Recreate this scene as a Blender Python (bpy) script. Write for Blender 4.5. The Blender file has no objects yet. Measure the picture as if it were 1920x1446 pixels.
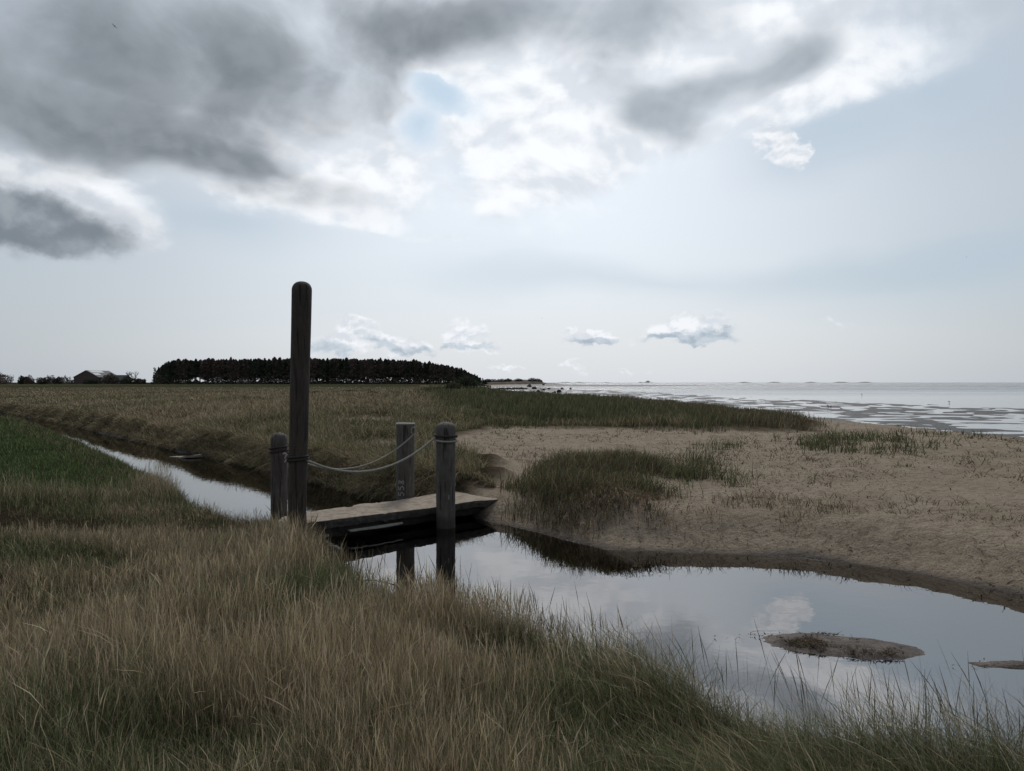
import bpy, bmesh, math, random
import numpy as np
from mathutils import Vector, Matrix

random.seed(7)
rng = np.random.default_rng(11)
C = bpy.context.scene.collection
F, CX, HZ, CAMZ = 1390.0, 960.0, 717.0, 1.9
SEA = -0.25

# ------------------------------------------------------------------ helpers
def at(px, py, z=0.0):
    Y = (CAMZ - z) * F / (py - HZ)
    return ((px - CX) / F * Y, Y)

def atY(px, py, Y):
    return ((px - CX) / F * Y, Y, CAMZ - (py - HZ) / F * Y)

def tag(o, label=None, cat=None, group=None, kind=None):
    if label: o['label'] = label
    if cat: o['category'] = cat
    if group: o['group'] = group
    if kind: o['kind'] = kind
    return o

def empty(name, loc=(0, 0, 0), rz=0.0):
    o = bpy.data.objects.new(name, None)
    C.objects.link(o); o.location = loc; o.rotation_euler = (0, 0, rz)
    o.empty_display_size = 0.1
    return o

def mesh_np(name, V, faces, mat, smooth=False, col=None, parent=None):
    """V (n,3); faces: list of (k,m) int arrays (quads and/or tris)"""
    me = bpy.data.meshes.new(name)
    V = np.ascontiguousarray(V, dtype=np.float32)
    me.vertices.add(len(V)); me.vertices.foreach_set('co', V.ravel())
    loops = np.concatenate([f.ravel() for f in faces]).astype(np.int32)
    tot = np.concatenate([np.full(len(f), f.shape[1], np.int32) for f in faces])
    start = np.concatenate([[0], np.cumsum(tot)[:-1]]).astype(np.int32)
    me.loops.add(len(loops)); me.loops.foreach_set('vertex_index', loops)
    me.polygons.add(len(tot)); me.polygons.foreach_set('loop_start', start)
    me.polygons.foreach_set('loop_total', tot)
    me.polygons.foreach_set('use_smooth', np.full(len(tot), smooth, bool))
    me.update(calc_edges=True)
    if col is not None:
        a = me.color_attributes.new('tint', 'FLOAT_COLOR', 'POINT')
        if col.shape[1] == 3: col = np.concatenate([col, np.ones((len(col), 1))], 1)
        a.data.foreach_set('color', np.ascontiguousarray(col, dtype=np.float32).ravel())
    o = bpy.data.objects.new(name, me); C.objects.link(o)
    for m in (mat if isinstance(mat, list) else [mat]): me.materials.append(m)
    if parent: o.parent = parent
    return o

def obj(name, bm, mat, parent=None, smooth=False):
    me = bpy.data.meshes.new(name); bm.to_mesh(me); bm.free()
    if smooth:
        me.polygons.foreach_set('use_smooth', [True] * len(me.polygons))
    for m in (mat if isinstance(mat, list) else [mat]): me.materials.append(m)
    o = bpy.data.objects.new(name, me); C.objects.link(o)
    if parent: o.parent = parent
    return o

def smooth01(x):
    x = np.clip(x, 0, 1); return x * x * (3 - 2 * x)

def _h(ix, iy, s):
    h = (ix.astype(np.int64) * 374761393 + iy.astype(np.int64) * 668265263 + s * 1442695041) & 0xffffffff
    h = ((h ^ (h >> 13)) * 1274126177) & 0xffffffff
    return ((h ^ (h >> 16)) & 0xffffff) / float(0xffffff)

def vn(x, y, s=0):
    x = np.asarray(x, float); y = np.asarray(y, float)
    ix = np.floor(x); iy = np.floor(y); fx = x - ix; fy = y - iy
    fx = fx * fx * (3 - 2 * fx); fy = fy * fy * (3 - 2 * fy)
    a = _h(ix, iy, s); b = _h(ix + 1, iy, s); c = _h(ix, iy + 1, s); d = _h(ix + 1, iy + 1, s)
    return (a * (1 - fx) + b * fx) * (1 - fy) + (c * (1 - fx) + d * fx) * fy

def fbm(x, y, s=0, oct=4, gain=.5):
    t = 0; a = 1; n = 0
    for i in range(oct):
        t = t + a * vn(x * 2 ** i + i * 17.3, y * 2 ** i - i * 9.1, s + i); n += a; a *= gain
    return t / n

def sdist(x, y, poly):
    """signed distance to polygon: positive outside, negative inside"""
    P = np.array(poly, float); x = np.asarray(x, float); y = np.asarray(y, float)
    best = np.full(x.shape, 1e18); ins = np.zeros(x.shape, bool)
    for i in range(len(P)):
        ax, ay = P[i]; bx, by = P[(i + 1) % len(P)]
        ex, ey = bx - ax, by - ay
        t = np.clip(((x - ax) * ex + (y - ay) * ey) / (ex * ex + ey * ey + 1e-12), 0, 1)
        best = np.minimum(best, (x - ax - t * ex) ** 2 + (y - ay - t * ey) ** 2)
        c = (ay > y) != (by > y)
        with np.errstate(divide='ignore', invalid='ignore'):
            xi = ax + (y - ay) / (ey if ey != 0 else 1e-12) * ex
        ins ^= c & (x < xi)
    d = np.sqrt(best)
    return np.where(ins, -d, d)

# ------------------------------------------------------------------ plan of the place
FAR_EDGE = [(-80, 93), (-48, 65), (-31.4, 46), (-21, 34.3), (-12.9, 24.8), (-9, 20.1), (-7.4, 18.4), (-4.7, 15.2),
            (-3, 12.95), (-2.2, 12.0), (-1.3, 11.4), (-.75, 10.85), (-.42, 10.2), (0, 9.7), (.4, 9.25), (.7, 8.85), (1.05, 8.4), (2, 8.2),
            (3.13, 8.05), (3.93, 7.4), (4.35, 6.75), (4.9, 6.1), (6.5, 5.4), (9, 5.0), (14, 4.6)]
NEAR_EDGE = [(14, 1.6), (9, 1.8), (5, 2.2), (3, 2.8), (2.25, 3.3), (1.9, 3.36), (1.6, 3.46), (1.35, 3.55), (1.17, 3.7),
             (1.02, 3.98), (.78, 4.36), (.42, 4.6), (.1, 5.0), (-.3, 5.35), (-.72, 5.5), (-1.15, 5.9), (-1.65, 6.9), (-2.05, 7.8),
             (-2.35, 8.35), (-2.8, 8.75), (-3.45, 9.15), (-4.35, 10.1), (-5.3, 11.6), (-6.8, 13.8), (-8.0, 15.3), (-11, 19.4),
             (-20.6, 31.3), (-31.6, 43.4), (-50, 61.5), (-82, 89)]
WATER = FAR_EDGE + NEAR_EDGE
NEARP = NEAR_EDGE + [(-300, 200), (-300, -300), (300, -300), (300, 1.6), (14.1, 1.6)]
SANDP = [(-.42, 10.0), (-.5, 10.7), (-.42, 11.3), (-.1, 12.1), (-.4, 13.5), (-1.0, 14.9), (-2.5, 15.9), (-2.9, 16.9), (-1.9, 18.2), (-1.1, 20.5), (-.6, 23),
         (2.3, 22.6), (5.1, 21), (8.4, 21.6), (10, 23.5), (11.6, 30), (12.2, 38), (12.6, 46), (9, 58), (5, 74), (1, 100), (-3, 140), (-12, 200), (-24, 240), (-40, 300),
         (300, 300), (300, 4.0), (14, 4.2), (9, 4.4), (5, 5.0), (3, 6.5), (1.1, 7.5), (.4, 8.5)]
DUNEP = [(-.5, 23), (2.3, 22.6), (5.1, 21), (8.4, 21.6), (10, 23.5), (12, 30), (12.6, 38), (11.4, 48), (7, 62), (2, 84), (-2, 110), (-12, 120),
         (-10, 70), (-5, 40), (-3, 28)]
SEAP = [(27, -30), (20.5, 20), (20, 28.5), (18.5, 34.7), (17.6, 38.3), (17.1, 44), (16.0, 54), (12.5, 66), (9, 85), (6, 110), (3.5, 145), (0, 190), (-7, 222), (-16, 330), (-22, 480), (0, 640), (60, 820),
        (40, 1200), (-100, 3000), (-300, 6000), (9000, 6000), (9000, -3000), (100, -3000)]
CLUMPP = [(.15, 9.75), (.45, 9.3), (.95, 8.85), (1.5, 8.85), (1.9, 9.1), (2.1, 10.1), (2.6, 11.0), (2.9, 11.8), (2.5, 12.5), (1.7, 12.9), (.8, 12.9), (.25, 12), (.05, 10.7)]
SPARSEP = [(6.0, 15.2), (7.9, 14.6), (9.9, 17.4), (8.9, 19.6), (7.2, 18.8)]
HOLLOW = [(-9, 8.6), (-5.2, 8.9), (-4.3, 8.3), (-4.2, 7.4), (-5.6, 6.6), (-9, 6.2)]
LAWN = [(-4.9, 9.9), (-5.6, 11.2), (-7.2, 13.6), (-9.0, 16.0), (-12, 19.8), (-21.5, 31.3), (-33, 43.4), (-200, 200), (-200, 9), (-14, 8.7), (-7.5, 9.2)]

def near_mask(x, y): return sdist(x, y, NEARP) < 0

def sand_weight(x, y):
    d = sdist(x, y, SANDP) + (fbm(x * .9, y * .9, 3, 3) - .5) * 1.3 * np.clip(y / 14 - .5, .25, 3)
    s = smooth01(.5 - d / np.clip(y / 26, .25, .9))
    for cx, cy, rx, ry in ((-4.9, 24.2, 1.4, 1.7), (-3.6, 20.3, 1.2, 1.1), (-2.6, 17.2, 1.3, .9), (-6.5, 25.5, .9, .9)):
        q = ((x - cx) / rx) ** 2 + ((y - cy) / ry) ** 2
        s = np.maximum(s, smooth01(1.25 - q + (fbm(x * 2, y * 2, 8, 3) - .5)))
    q = ((x + 4.0) / .5) ** 2 + ((y - 5.2) / .55) ** 2
    s = np.maximum(s, .75 * smooth01(1.2 - q + (fbm(x * 3, y * 3, 8, 3) - .5)))
    return s

def ripple(x, y):
    w = fbm(x * .06, y * .06, 21, 3) * 6
    a = vn(x * .72 + w * .5, y * .95 + w, 22); b = vn(x * 1.7 - w * .2, y * 1.9 + w * .8, 23)
    return a * .65 + b * .35

def height(x, y, fine=True):
    x = np.asarray(x, float); y = np.asarray(y, float)
    d = sdist(x, y, WATER); nm = near_mask(x, y); sw = sand_weight(x, y); ds = sdist(x, y, SEAP)
    dn = sdist(x, y, DUNEP)
    wob = (fbm(x * 1.3, y * 1.3, 5, 3) - .5)
    dd = d + (wob * .22 + (fbm(x * .45, y * .45, 13, 3) - .5) * .5 * smooth01((-x - 2.5) / 2) - .12 * smooth01((-x - 2.5) / 2) * ~nm) * np.clip(1.2 - np.abs(d), 0, 1)
    bump = (fbm(x * .45, y * .45, 1, 4) - .5)
    tuss = (fbm(x * 1.5, y * 1.5, 2, 3) - .5)
    hn = .34 * smooth01(dd / .42) + .12 * smooth01((d - .4) / 2.5) + bump * .16 * smooth01(d / 1.5) + tuss * .10 * smooth01(d / .6)
    hol = smooth01(-sdist(x, y, HOLLOW) / .8)
    hn = hn - .26 * hol - .10 * smooth01((-x - 2.0) / 1.5) * smooth01((8.6 - y) / 1.0)
    hm = .46 * smooth01(dd / .42) + .1 * smooth01((d - .4) / 3) + bump * .32 * smooth01(d / 2.5) + tuss * .26 * smooth01(d / .5)
    hs = .36 * smooth01(dd / .95) + .14 * smooth01((d - .45) / 4.5) + bump * .10 * smooth01(d / 2)
    hs = hs + smooth01(d / .8) * (.05 * (fbm(x * 3.2, y * 3.2, 31, 3) - .5) + .05 * np.minimum(fbm(x * 6.5, y * 6.5, 33, 2) - .45, .05))
    gx = x / .42; gy = y / .42; ix = np.floor(gx); iy = np.floor(gy)
    px_ = gx - ix - .3 - .4 * _h(ix, iy, 77); py_ = gy - iy - .3 - .4 * _h(ix, iy, 78)
    pit = np.exp(-(px_ ** 2 + (py_ * 1.2) ** 2) / .035) * (_h(ix, iy, 79) > .45)
    hs = hs - .038 * pit * smooth01((d - .4) / .8)
    swb = np.clip(sw, 0, 1)
    h = np.where(nm, hn, hm * (1 - swb) + hs * swb)
    # path comes down to the deck on both banks
    for cx, cy, r, zz in ((-.16, 11.08, .74, .285), (-2.85, 8.6, .5, .26)):
        k = smooth01(1.3 - np.hypot(x - cx, y - cy) / r); k = k * (d > -.05)
        h = h * (1 - k) + zz * k
    h = h + .24 * smooth01(-dn / 4) * (.4 + .9 * fbm(x * .12, y * .12, 6, 3)) * (1 - .75 * smooth01((x - .12 * y) / 4 + .3)) * np.where(nm, 0, 1)
    h = h + .12 * smooth01(-sdist(x, y, CLUMPP) / .8)
    for cx, cy, r_, a_ in ((-6.2, 38, 5, .42), (-3.4, 29, 3, .30), (-9.5, 56, 8, .45), (-2.4, 46, 4, .35), (-12, 30, 3.5, .22), (-4.6, 62, 5, .4), (-15, 44, 5, .3), (-6.8, 23, 2.2, .22)):
        h = h + a_ * np.exp(-((x - cx) ** 2 + ((y - cy) * .8) ** 2) / r_ ** 2) * (.5 + fbm(x * .6, y * .6, 12, 3))
    # beach slope and tidal flat
    k = smooth01(ds / 9.5)
    land = SEA + (h - SEA) * k + .02 * (1 - k)
    rip = SEA + .07 * (ripple(x, y) - .475) - .05 * smooth01((-ds - 22) / 16) - .012 * smooth01((1.5 + ds) / 1.5) * 0
    bar = smooth01(1.4 - ((x - 28) / 95) ** 2 - ((y - 500) / 130) ** 2 + (fbm(x * .02, y * .02, 41, 3) - .5) * 1.2)
    bar2 = smooth01(1.2 - ((x - 9) / 12) ** 2 - ((y - 260) / 60) ** 2 + (fbm(x * .05, y * .03, 42, 3) - .5) * 1.6)
    rip = np.maximum(rip, SEA - .05 + .12 * np.maximum(bar, bar2 * .9))
    t = smooth01((ds + 1.2) / 2.4)
    h = np.where(ds > 1.2, land, np.where(ds < -1.2, rip, land * t + rip * (1 - t)))
    bed = -.30 * smooth01(-d / 1.3) - .02 + tuss * .06
    h = np.where(d < 0, bed, h)
    return h

# ------------------------------------------------------------------ materials
def nmat(name):
    m = bpy.data.materials.new(name); m.use_nodes = True
    nt = m.node_tree; nt.nodes.clear()
    out = nt.nodes.new('ShaderNodeOutputMaterial')
    return m, nt, out

def N(nt, t, **kw):
    n = nt.nodes.new(t)
    for k, v in kw.items():
        if k.startswith('i_'):
            key = k[2:]
            n.inputs[int(key) if key.isdigit() else key.replace('_', ' ')].default_value = v
        else: setattr(n, k, v)
    return n

def L(nt, a, b): nt.links.new(a, b)

def ramp(nt, src, stops, interp='LINEAR'):
    r = nt.nodes.new('ShaderNodeValToRGB'); r.color_ramp.interpolation = interp
    e = r.color_ramp.elements
    while len(e) < len(stops): e.new(.5)
    for i, (p, c) in enumerate(stops):
        e[i].position = p; e[i].color = (*c, 1) if len(c) == 3 else c
    L(nt, src, r.inputs[0]); return r

def mixc(nt, fac, a, b, mode='MIX'):
    m = nt.nodes.new('ShaderNodeMix'); m.data_type = 'RGBA'; m.blend_type = mode
    for s, v in ((m.inputs[0], fac), (m.inputs[6], a), (m.inputs[7], b)):
        if hasattr(v, 'links') or isinstance(v, bpy.types.NodeSocket): L(nt, v, s)
        else: s.default_value = v if not isinstance(v, tuple) or len(v) == 4 else (*v, 1)
    return m.outputs[2]

def math_(nt, op, a, b=None, clamp=False):
    m = nt.nodes.new('ShaderNodeMath'); m.operation = op; m.use_clamp = clamp
    for i, v in enumerate((a, b)):
        if v is None: continue
        if isinstance(v, bpy.types.NodeSocket): L(nt, v, m.inputs[i])
        else: m.inputs[i].default_value = v
    return m.outputs[0]

def noise(nt, vec, scale, detail=4, rough=.55, dist=0.0):
    n = N(nt, 'ShaderNodeTexNoise', i_Scale=scale, i_Detail=detail, i_Roughness=rough, i_Distortion=dist)
    if vec is not None: L(nt, vec, n.inputs['Vector'])
    return n

def simple(name, col, var=.35, scale=20, rough=.85, bump=.3, bscale=None, stretch=(1, 1, 1), second=None, spec=.3):
    m, nt, out = nmat(name)
    tc = N(nt, 'ShaderNodeTexCoord'); mp = N(nt, 'ShaderNodeMapping'); mp.inputs['Scale'].default_value = stretch
    L(nt, tc.outputs['Object'], mp.inputs['Vector'])
    n1 = noise(nt, mp.outputs[0], scale, 6, .6); n2 = noise(nt, mp.outputs[0], scale * .23, 3)
    lo = tuple(c * (1 - var) for c in col); hi = tuple(min(1, c * (1 + var)) for c in col)
    r = ramp(nt, n1.outputs[0], [(.3, lo), (.7, hi)])
    c = r.outputs[0]
    if second:
        k = ramp(nt, n2.outputs[0], [(.48, (0, 0, 0)), (.62, (1, 1, 1))])
        c = mixc(nt, k.outputs[0], c, second)
    b = N(nt, 'ShaderNodeBsdfPrincipled'); b.inputs['Roughness'].default_value = rough
    b.inputs['Specular IOR Level'].default_value = spec
    L(nt, c, b.inputs['Base Color'])
    if bump:
        nb = noise(nt, mp.outputs[0], bscale or scale * 1.7, 6, .65)
        bp = N(nt, 'ShaderNodeBump', i_Strength=bump, i_Distance=.02); L(nt, nb.outputs[0], bp.inputs['Height'])
        L(nt, bp.outputs[0], b.inputs['Normal'])
    L(nt, b.outputs[0], out.inputs[0]); return m

def grass_mat(name, transl=.2):
    m, nt, out = nmat(name)
    a = N(nt, 'ShaderNodeAttribute', attribute_name='tint')
    d = N(nt, 'ShaderNodeBsdfDiffuse'); t = N(nt, 'ShaderNodeBsdfTranslucent')
    L(nt, a.outputs['Color'], d.inputs[0]); L(nt, a.outputs['Color'], t.inputs[0])
    mx = N(nt, 'ShaderNodeMixShader', i_0=transl)
    L(nt, d.outputs[0], mx.inputs[1]); L(nt, t.outputs[0], mx.inputs[2])
    L(nt, mx.outputs[0], out.inputs[0]); return m

GRASS = grass_mat('grass_blade', .16)
LEAF = grass_mat('leaf_clump', .12)

# ------------------------------------------------------------------ ground
def ground_material():
    m, nt, out = nmat('ground_soil_and_sand')
    a = N(nt, 'ShaderNodeAttribute', attribute_name='tint')
    sp = N(nt, 'ShaderNodeSeparateColor'); L(nt, a.outputs['Color'], sp.inputs[0])
    g = N(nt, 'ShaderNodeNewGeometry'); pos = g.outputs['Position']
    n1 = noise(nt, pos, 1.3, 6, .6); n2 = noise(nt, pos, 9, 6, .65); n3 = noise(nt, pos, 55, 5, .7); n4 = noise(nt, pos, .09, 5, .6)
    sand = ramp(nt, n1.outputs[0], [(.3, (.36, .302, .232)), (.55, (.43, .363, .283)), (.75, (.475, .405, .32))]).outputs[0]
    spk = ramp(nt, n3.outputs[0], [(.34, (.5, .46, .42)), (.48, (1, 1, 1)), (.66, (1.1, 1.08, 1.05))])
    sand = mixc(nt, 1.0, sand, spk.outputs[0], 'MULTIPLY')
    mot = ramp(nt, n2.outputs[0], [(.36, (.66, .63, .6)), (.5, (1, 1, 1))])
    sand = mixc(nt, .7, sand, mot.outputs[0], 'MULTIPLY')
    soil = ramp(nt, n2.outputs[0], [(.3, (.045, .035, .024)), (.55, (.085, .066, .045)), (.75, (.13, .10, .07))]).outputs[0]
    fld = ramp(nt, n4.outputs[0], [(.35, (.055, .054, .036)), (.55, (.10, .083, .058)), (.7, (.13, .105, .075))]).outputs[0]
    mpf = N(nt, 'ShaderNodeMapping'); mpf.inputs['Scale'].default_value = (.25, .7, 1); L(nt, pos, mpf.inputs[0])
    nf = noise(nt, mpf.outputs[0], 1.0, 8, .7)
    fld = mixc(nt, .8, fld, ramp(nt, nf.outputs[0], [(.35, (.45, .45, .42)), (.6, (1.1, 1.05, 1))]).outputs[0], 'MULTIPLY')
    ln = N(nt, 'ShaderNodeVectorMath', operation='LENGTH'); L(nt, pos, ln.inputs[0])
    far = N(nt, 'ShaderNodeMapRange'); L(nt, ln.outputs['Value'], far.inputs[0])
    far.inputs[1].default_value = 14; far.inputs[2].default_value = 40
    soil = mixc(nt, far.outputs[0], soil, fld)
    grn = ramp(nt, n2.outputs[0], [(.3, (.026, .036, .018)), (.7, (.055, .072, .034))]).outputs[0]
    soil = mixc(nt, sp.outputs[1], soil, grn)
    col = mixc(nt, sp.outputs[0], soil, sand)
    mud = ramp(nt, n2.outputs[0], [(.3, (.03, .024, .021)), (.7, (.07, .056, .048))]).outputs[0]
    col = mixc(nt, sp.outputs[2], col, mud)
    b = N(nt, 'ShaderNodeBsdfPrincipled'); L(nt, col, b.inputs['Base Color'])
    rg = N(nt, 'ShaderNodeMapRange'); L(nt, sp.outputs[2], rg.inputs[0]); rg.inputs[3].default_value = .95; rg.inputs[4].default_value = .42
    L(nt, rg.outputs[0], b.inputs['Roughness'])
    sl = math_(nt, 'MULTIPLY', sp.outputs[2], .16); L(nt, sl, b.inputs['Specular IOR Level'])
    h1 = math_(nt, 'MULTIPLY', n2.outputs[0], 1.0); h2 = math_(nt, 'MULTIPLY', n3.outputs[0], .25)
    hh = math_(nt, 'ADD', h1, h2)
    bp = N(nt, 'ShaderNodeBump', i_Strength=1.0, i_Distance=.13); L(nt, hh, bp.inputs['Height'])
    L(nt, bp.outputs[0], b.inputs['Normal'])
    L(nt, b.outputs[0], out.inputs[0]); return m

def build_ground():
    r = [.25, .6, 1.0, 1.3]
    while r[-1] < 60: r.append(r[-1] * 1.0085)
    while r[-1] < 6000: r.append(r[-1] * 1.03)
    r = np.array(r)
    th = np.concatenate([np.linspace(-48, 48, 520), np.linspace(48, 312, 90)[1:-1]]) * math.pi / 180
    R, T = np.meshgrid(r, th, indexing='ij')
    X = R * np.sin(T); Y = R * np.cos(T)
    Z = height(X, Y)
    nr, nth = X.shape
    sw = sand_weight(X, Y); d = sdist(X, Y, WATER); ds = sdist(X, Y, SEAP); nm = near_mask(X, Y)
    sand = np.where(nm, np.where(sw > .6, sw * .8, 0), sw)
    sand = np.maximum(sand, smooth01((6 - ds) / 4) * (Y > 10))
    green = np.zeros_like(X)
    green = np.maximum(green, smooth01(-sdist(X, Y, LAWN) / .8) * nm)
    nz = fbm(X * .02, Y * .01, 51, 4)
    green = np.maximum(green, .8 * smooth01((Y - 165) / 30) * smooth01((430 - Y) / 60) * smooth01((-.08 * Y - X) / 20) * smooth01((nz - .33) * 5) * (1 - sand))
    wet = smooth01(1 - d / (.16 + .2 * fbm(X * 2, Y * 2, 9, 2)))
    wet = np.maximum(wet, smooth01((1.5 - ds) / 2.0))
    wet = np.maximum(wet, (d < 0) * .55)
    col = np.stack([sand, green, wet, np.ones_like(X)], -1).reshape(-1, 4)
    V = np.stack([X, Y, Z], -1).reshape(-1, 3)
    V = np.concatenate([V, [[0, 0, float(Z[0].mean())]]]); col = np.concatenate([col, col[:1]])
    i = np.arange(nr - 1)[:, None]; j = np.arange(nth)[None, :]; j2 = (j + 1) % nth
    q = np.stack([i * nth + j, i * nth + j2, (i + 1) * nth + j2, (i + 1) * nth + j], -1).reshape(-1, 4)[:, ::-1]
    jj = np.arange(nth); tri = np.stack([np.full(nth, nr * nth), (jj + 1) % nth, jj], -1)
    o = mesh_np('ground', V, [q, tri], ground_material(), True, col)
    tag(o, kind='structure')
build_ground()

# ------------------------------------------------------------------ water
def pool_material():
    m, nt, out = nmat('ditch_water')
    g = N(nt, 'ShaderNodeNewGeometry'); pos = g.outputs['Position']
    n = noise(nt, pos, 3.0, 3, .5); n2 = noise(nt, pos, .8, 3, .5)
    hh = math_(nt, 'ADD', n.outputs[0], n2.outputs[0])
    bp = N(nt, 'ShaderNodeBump', i_Strength=.05, i_Distance=.02); L(nt, hh, bp.inputs['Height'])
    fr = N(nt, 'ShaderNodeFresnel', i_IOR=4.0); L(nt, bp.outputs[0], fr.inputs['Normal'])
    gl = N(nt, 'ShaderNodeBsdfGlossy', i_Roughness=.0); gl.inputs[0].default_value = (1, .985, .975, 1)
    L(nt, bp.outputs[0], gl.inputs['Normal'])
    tr = N(nt, 'ShaderNodeBsdfTransparent'); tr.inputs[0].default_value = (.42, .33, .23, 1)
    mx = N(nt, 'ShaderNodeMixShader'); L(nt, fr.outputs[0], mx.inputs[0]); L(nt, tr.outputs[0], mx.inputs[1]); L(nt, gl.outputs[0], mx.inputs[2])
    L(nt, mx.outputs[0], out.inputs[0]); return m

def build_pool():
    # a sheet following the channel, a little wider than the water's edge so the banks cut it
    P = np.array(WATER)
    bm = bmesh.new()
    nx = []
    for i in range(len(P)):
        a = P[i - 1]; b = P[(i + 1) % len(P)]; t = b - a; t = t / (np.linalg.norm(t) + 1e-9)
        nx.append((P[i][0] - t[1] * .0, P[i][1]))
    # widen by pushing vertices outward along the local normal
    area = sum(P[i][0] * P[(i + 1) % len(P)][1] - P[(i + 1) % len(P)][0] * P[i][1] for i in range(len(P)))
    sgn = 1 if area > 0 else -1
    vs = []
    for i in range(len(P)):
        a = P[i - 1]; b = P[(i + 1) % len(P)]; t = b - a; t = t / (np.linalg.norm(t) + 1e-9)
        nrm = np.array([t[1], -t[0]]) * sgn
        q = P[i] + nrm * .22
        vs.append(bm.verts.new((q[0], q[1], 0)))
    f = bm.faces.new(vs); bmesh.ops.triangulate(bm, faces=[f]); bmesh.ops.recalc_face_normals(bm, faces=bm.faces)
    if bm.faces[:][0].normal.z < 0: bmesh.ops.reverse_faces(bm, faces=bm.faces)
    o = obj('water', bm, pool_material()); tag(o, kind='structure')
build_pool()

def sea_material():
    m, nt, out = nmat('tidal_sea_water')
    g = N(nt, 'ShaderNodeNewGeometry'); pos = g.outputs['Position']
    mp = N(nt, 'ShaderNodeMapping'); mp.inputs['Scale'].default_value = (.35, 1, 1); L(nt, pos, mp.inputs[0])
    a = noise(nt, mp.outputs[0], .9, 4, .6); b_ = noise(nt, mp.outputs[0], .06, 6, .65); c = noise(nt, mp.outputs[0], .012, 5, .6)
    # calm water over the flats, wind-ruffled water further out and in patches
    ln = N(nt, 'ShaderNodeSeparateXYZ'); L(nt, pos, ln.inputs[0])
    dx = N(nt, 'ShaderNodeMapRange'); L(nt, ln.outputs[1], dx.inputs[0]); dx.inputs[1].default_value = 110; dx.inputs[2].default_value = 260
    pat = ramp(nt, c.outputs[0], [(.40, (0, 0, 0)), (.58, (1, 1, 1))]).outputs[0]
    k = math_(nt, 'MULTIPLY', dx.outputs[0], math_(nt, 'ADD', math_(nt, 'MULTIPLY', pat, .75), .25), True)
    k = math_(nt, 'ADD', k, .02)
    hgt = math_(nt, 'ADD', a.outputs[0], math_(nt, 'MULTIPLY', b_.outputs[0], 4.0))
    bp = N(nt, 'ShaderNodeBump', i_Distance=1.0); L(nt, hgt, bp.inputs['Height']); L(nt, math_(nt, 'MULTIPLY', k, 1.5), bp.inputs['Strength'])
    pr = N(nt, 'ShaderNodeBsdfPrincipled'); pr.inputs['Base Color'].default_value = (.05, .055, .06, 1)
    pr.inputs['Roughness'].default_value = .06; pr.inputs['IOR'].default_value = 1.45
    L(nt, bp.outputs[0], pr.inputs['Normal'])
    L(nt, pr.outputs[0], out.inputs[0]); return m

def build_sea():
    bm = bmesh.new()
    pts = [(24, -60), (17, 18), (14.5, 40), (12.5, 56), (8, 74), (4, 95), (0, 130), (-5, 180), (-12, 225), (-22, 330), (-30, 480), (-10, 650), (50, 820), (20, 1200),
           (-150, 3000), (-400, 6000), (-30000, 40000), (40000, 40000), (40000, -3000), (300, -3000)]
    vs = [bm.verts.new((x, y, SEA)) for x, y in pts]
    f = bm.faces.new(vs); bmesh.ops.triangulate(bm, faces=[f])
    for ff in bm.faces:
        if ff.normal.z < 0: ff.normal_flip()
    tag(obj('sea', bm, sea_material()), kind='structure')
build_sea()

# ------------------------------------------------------------------ grass
PAL = dict(straw=(.48, .40, .275), straw2=(.31, .258, .17), dead=(.122, .10, .071), brown=(.205, .162, .11), green=(.165, .20, .092), dkgreen=(.078, .10, .05),
           olive=(.20, .188, .105), blue=(.105, .13, .085), red=(.20, .135, .10))

def palette(names, w, n, sig=.34):
    idx = rng.choice(len(names), n, p=np.array(w) / np.sum(w))
    c = np.array([PAL[k] for k in names])[idx]
    c = c * np.exp(np.clip(rng.normal(-sig * .18, sig, (n, 1)), -2.2 * sig, 1.7 * sig)) * rng.uniform(.93, 1.07, (n, 3))
    return c * np.minimum(1, .62 / c.max(axis=1, keepdims=True))

def blades(base, h, leanv, w, col, seg=3, droop=None, head=None, tipcol=None):
    """ribbons: base (n,3), h (n), leanv (n,2) sideways travel at the tip in units of h"""
    n = len(base)
    t = np.linspace(0, 1, seg + 1)[None, :]
    lean = leanv[:, None, :] * (t ** 1.8)[..., None] * h[:, None, None]
    ll = np.linalg.norm(leanv, axis=1)[:, None]
    up = h[:, None] * t * (1 - .28 * np.clip(ll, 0, 1.6) * t)
    if droop is not None: up = up - droop[:, None] * h[:, None] * t ** 2.5
    P = np.empty((n, seg + 1, 3)); P[..., :2] = base[:, None, :2] + lean; P[..., 2] = base[:, 2:3] + up
    if seg in (4, 5):
        P[:, 1:-1, :2] += rng.normal(0, 1, (n, seg - 1, 2)) * h[:, None, None] * .012
    a = rng.uniform(0, math.pi, n)
    # ribbons mostly face across the view: both ways equally often
    side = np.stack([np.cos(a), np.sin(a), np.zeros(n)], -1)
    wt = (1 - .8 * t ** 1.6) * np.ones((n, 1))
    if head is not None:
        hp = np.interp(t[0], [0, .70, .78, .88, 1], [1, .8, 2.6, 2.4, .5])[None, :]
        wt = np.where(head[:, None], hp, wt)
    W = side[:, None, :] * (w[:, None] * wt * .5)[..., None]
    V = np.stack([P - W, P + W], 2).reshape(n, -1, 3)
    k = (seg + 1) * 2
    q = np.array([[2 * s, 2 * s + 1, 2 * s + 3, 2 * s + 2] for s in range(seg)])
    Fq = (np.arange(n)[:, None, None] * k + q[None]).reshape(-1, 4)
    cc = np.repeat(col[:, None, :], k, 1)
    if tipcol is not None:
        tt = np.repeat(t[0], 2)[None, :, None]
        cc = cc * (1 - tt) + tipcol[:, None, :] * tt
    return V.reshape(-1, 3), Fq, cc.reshape(-1, 3)

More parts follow.
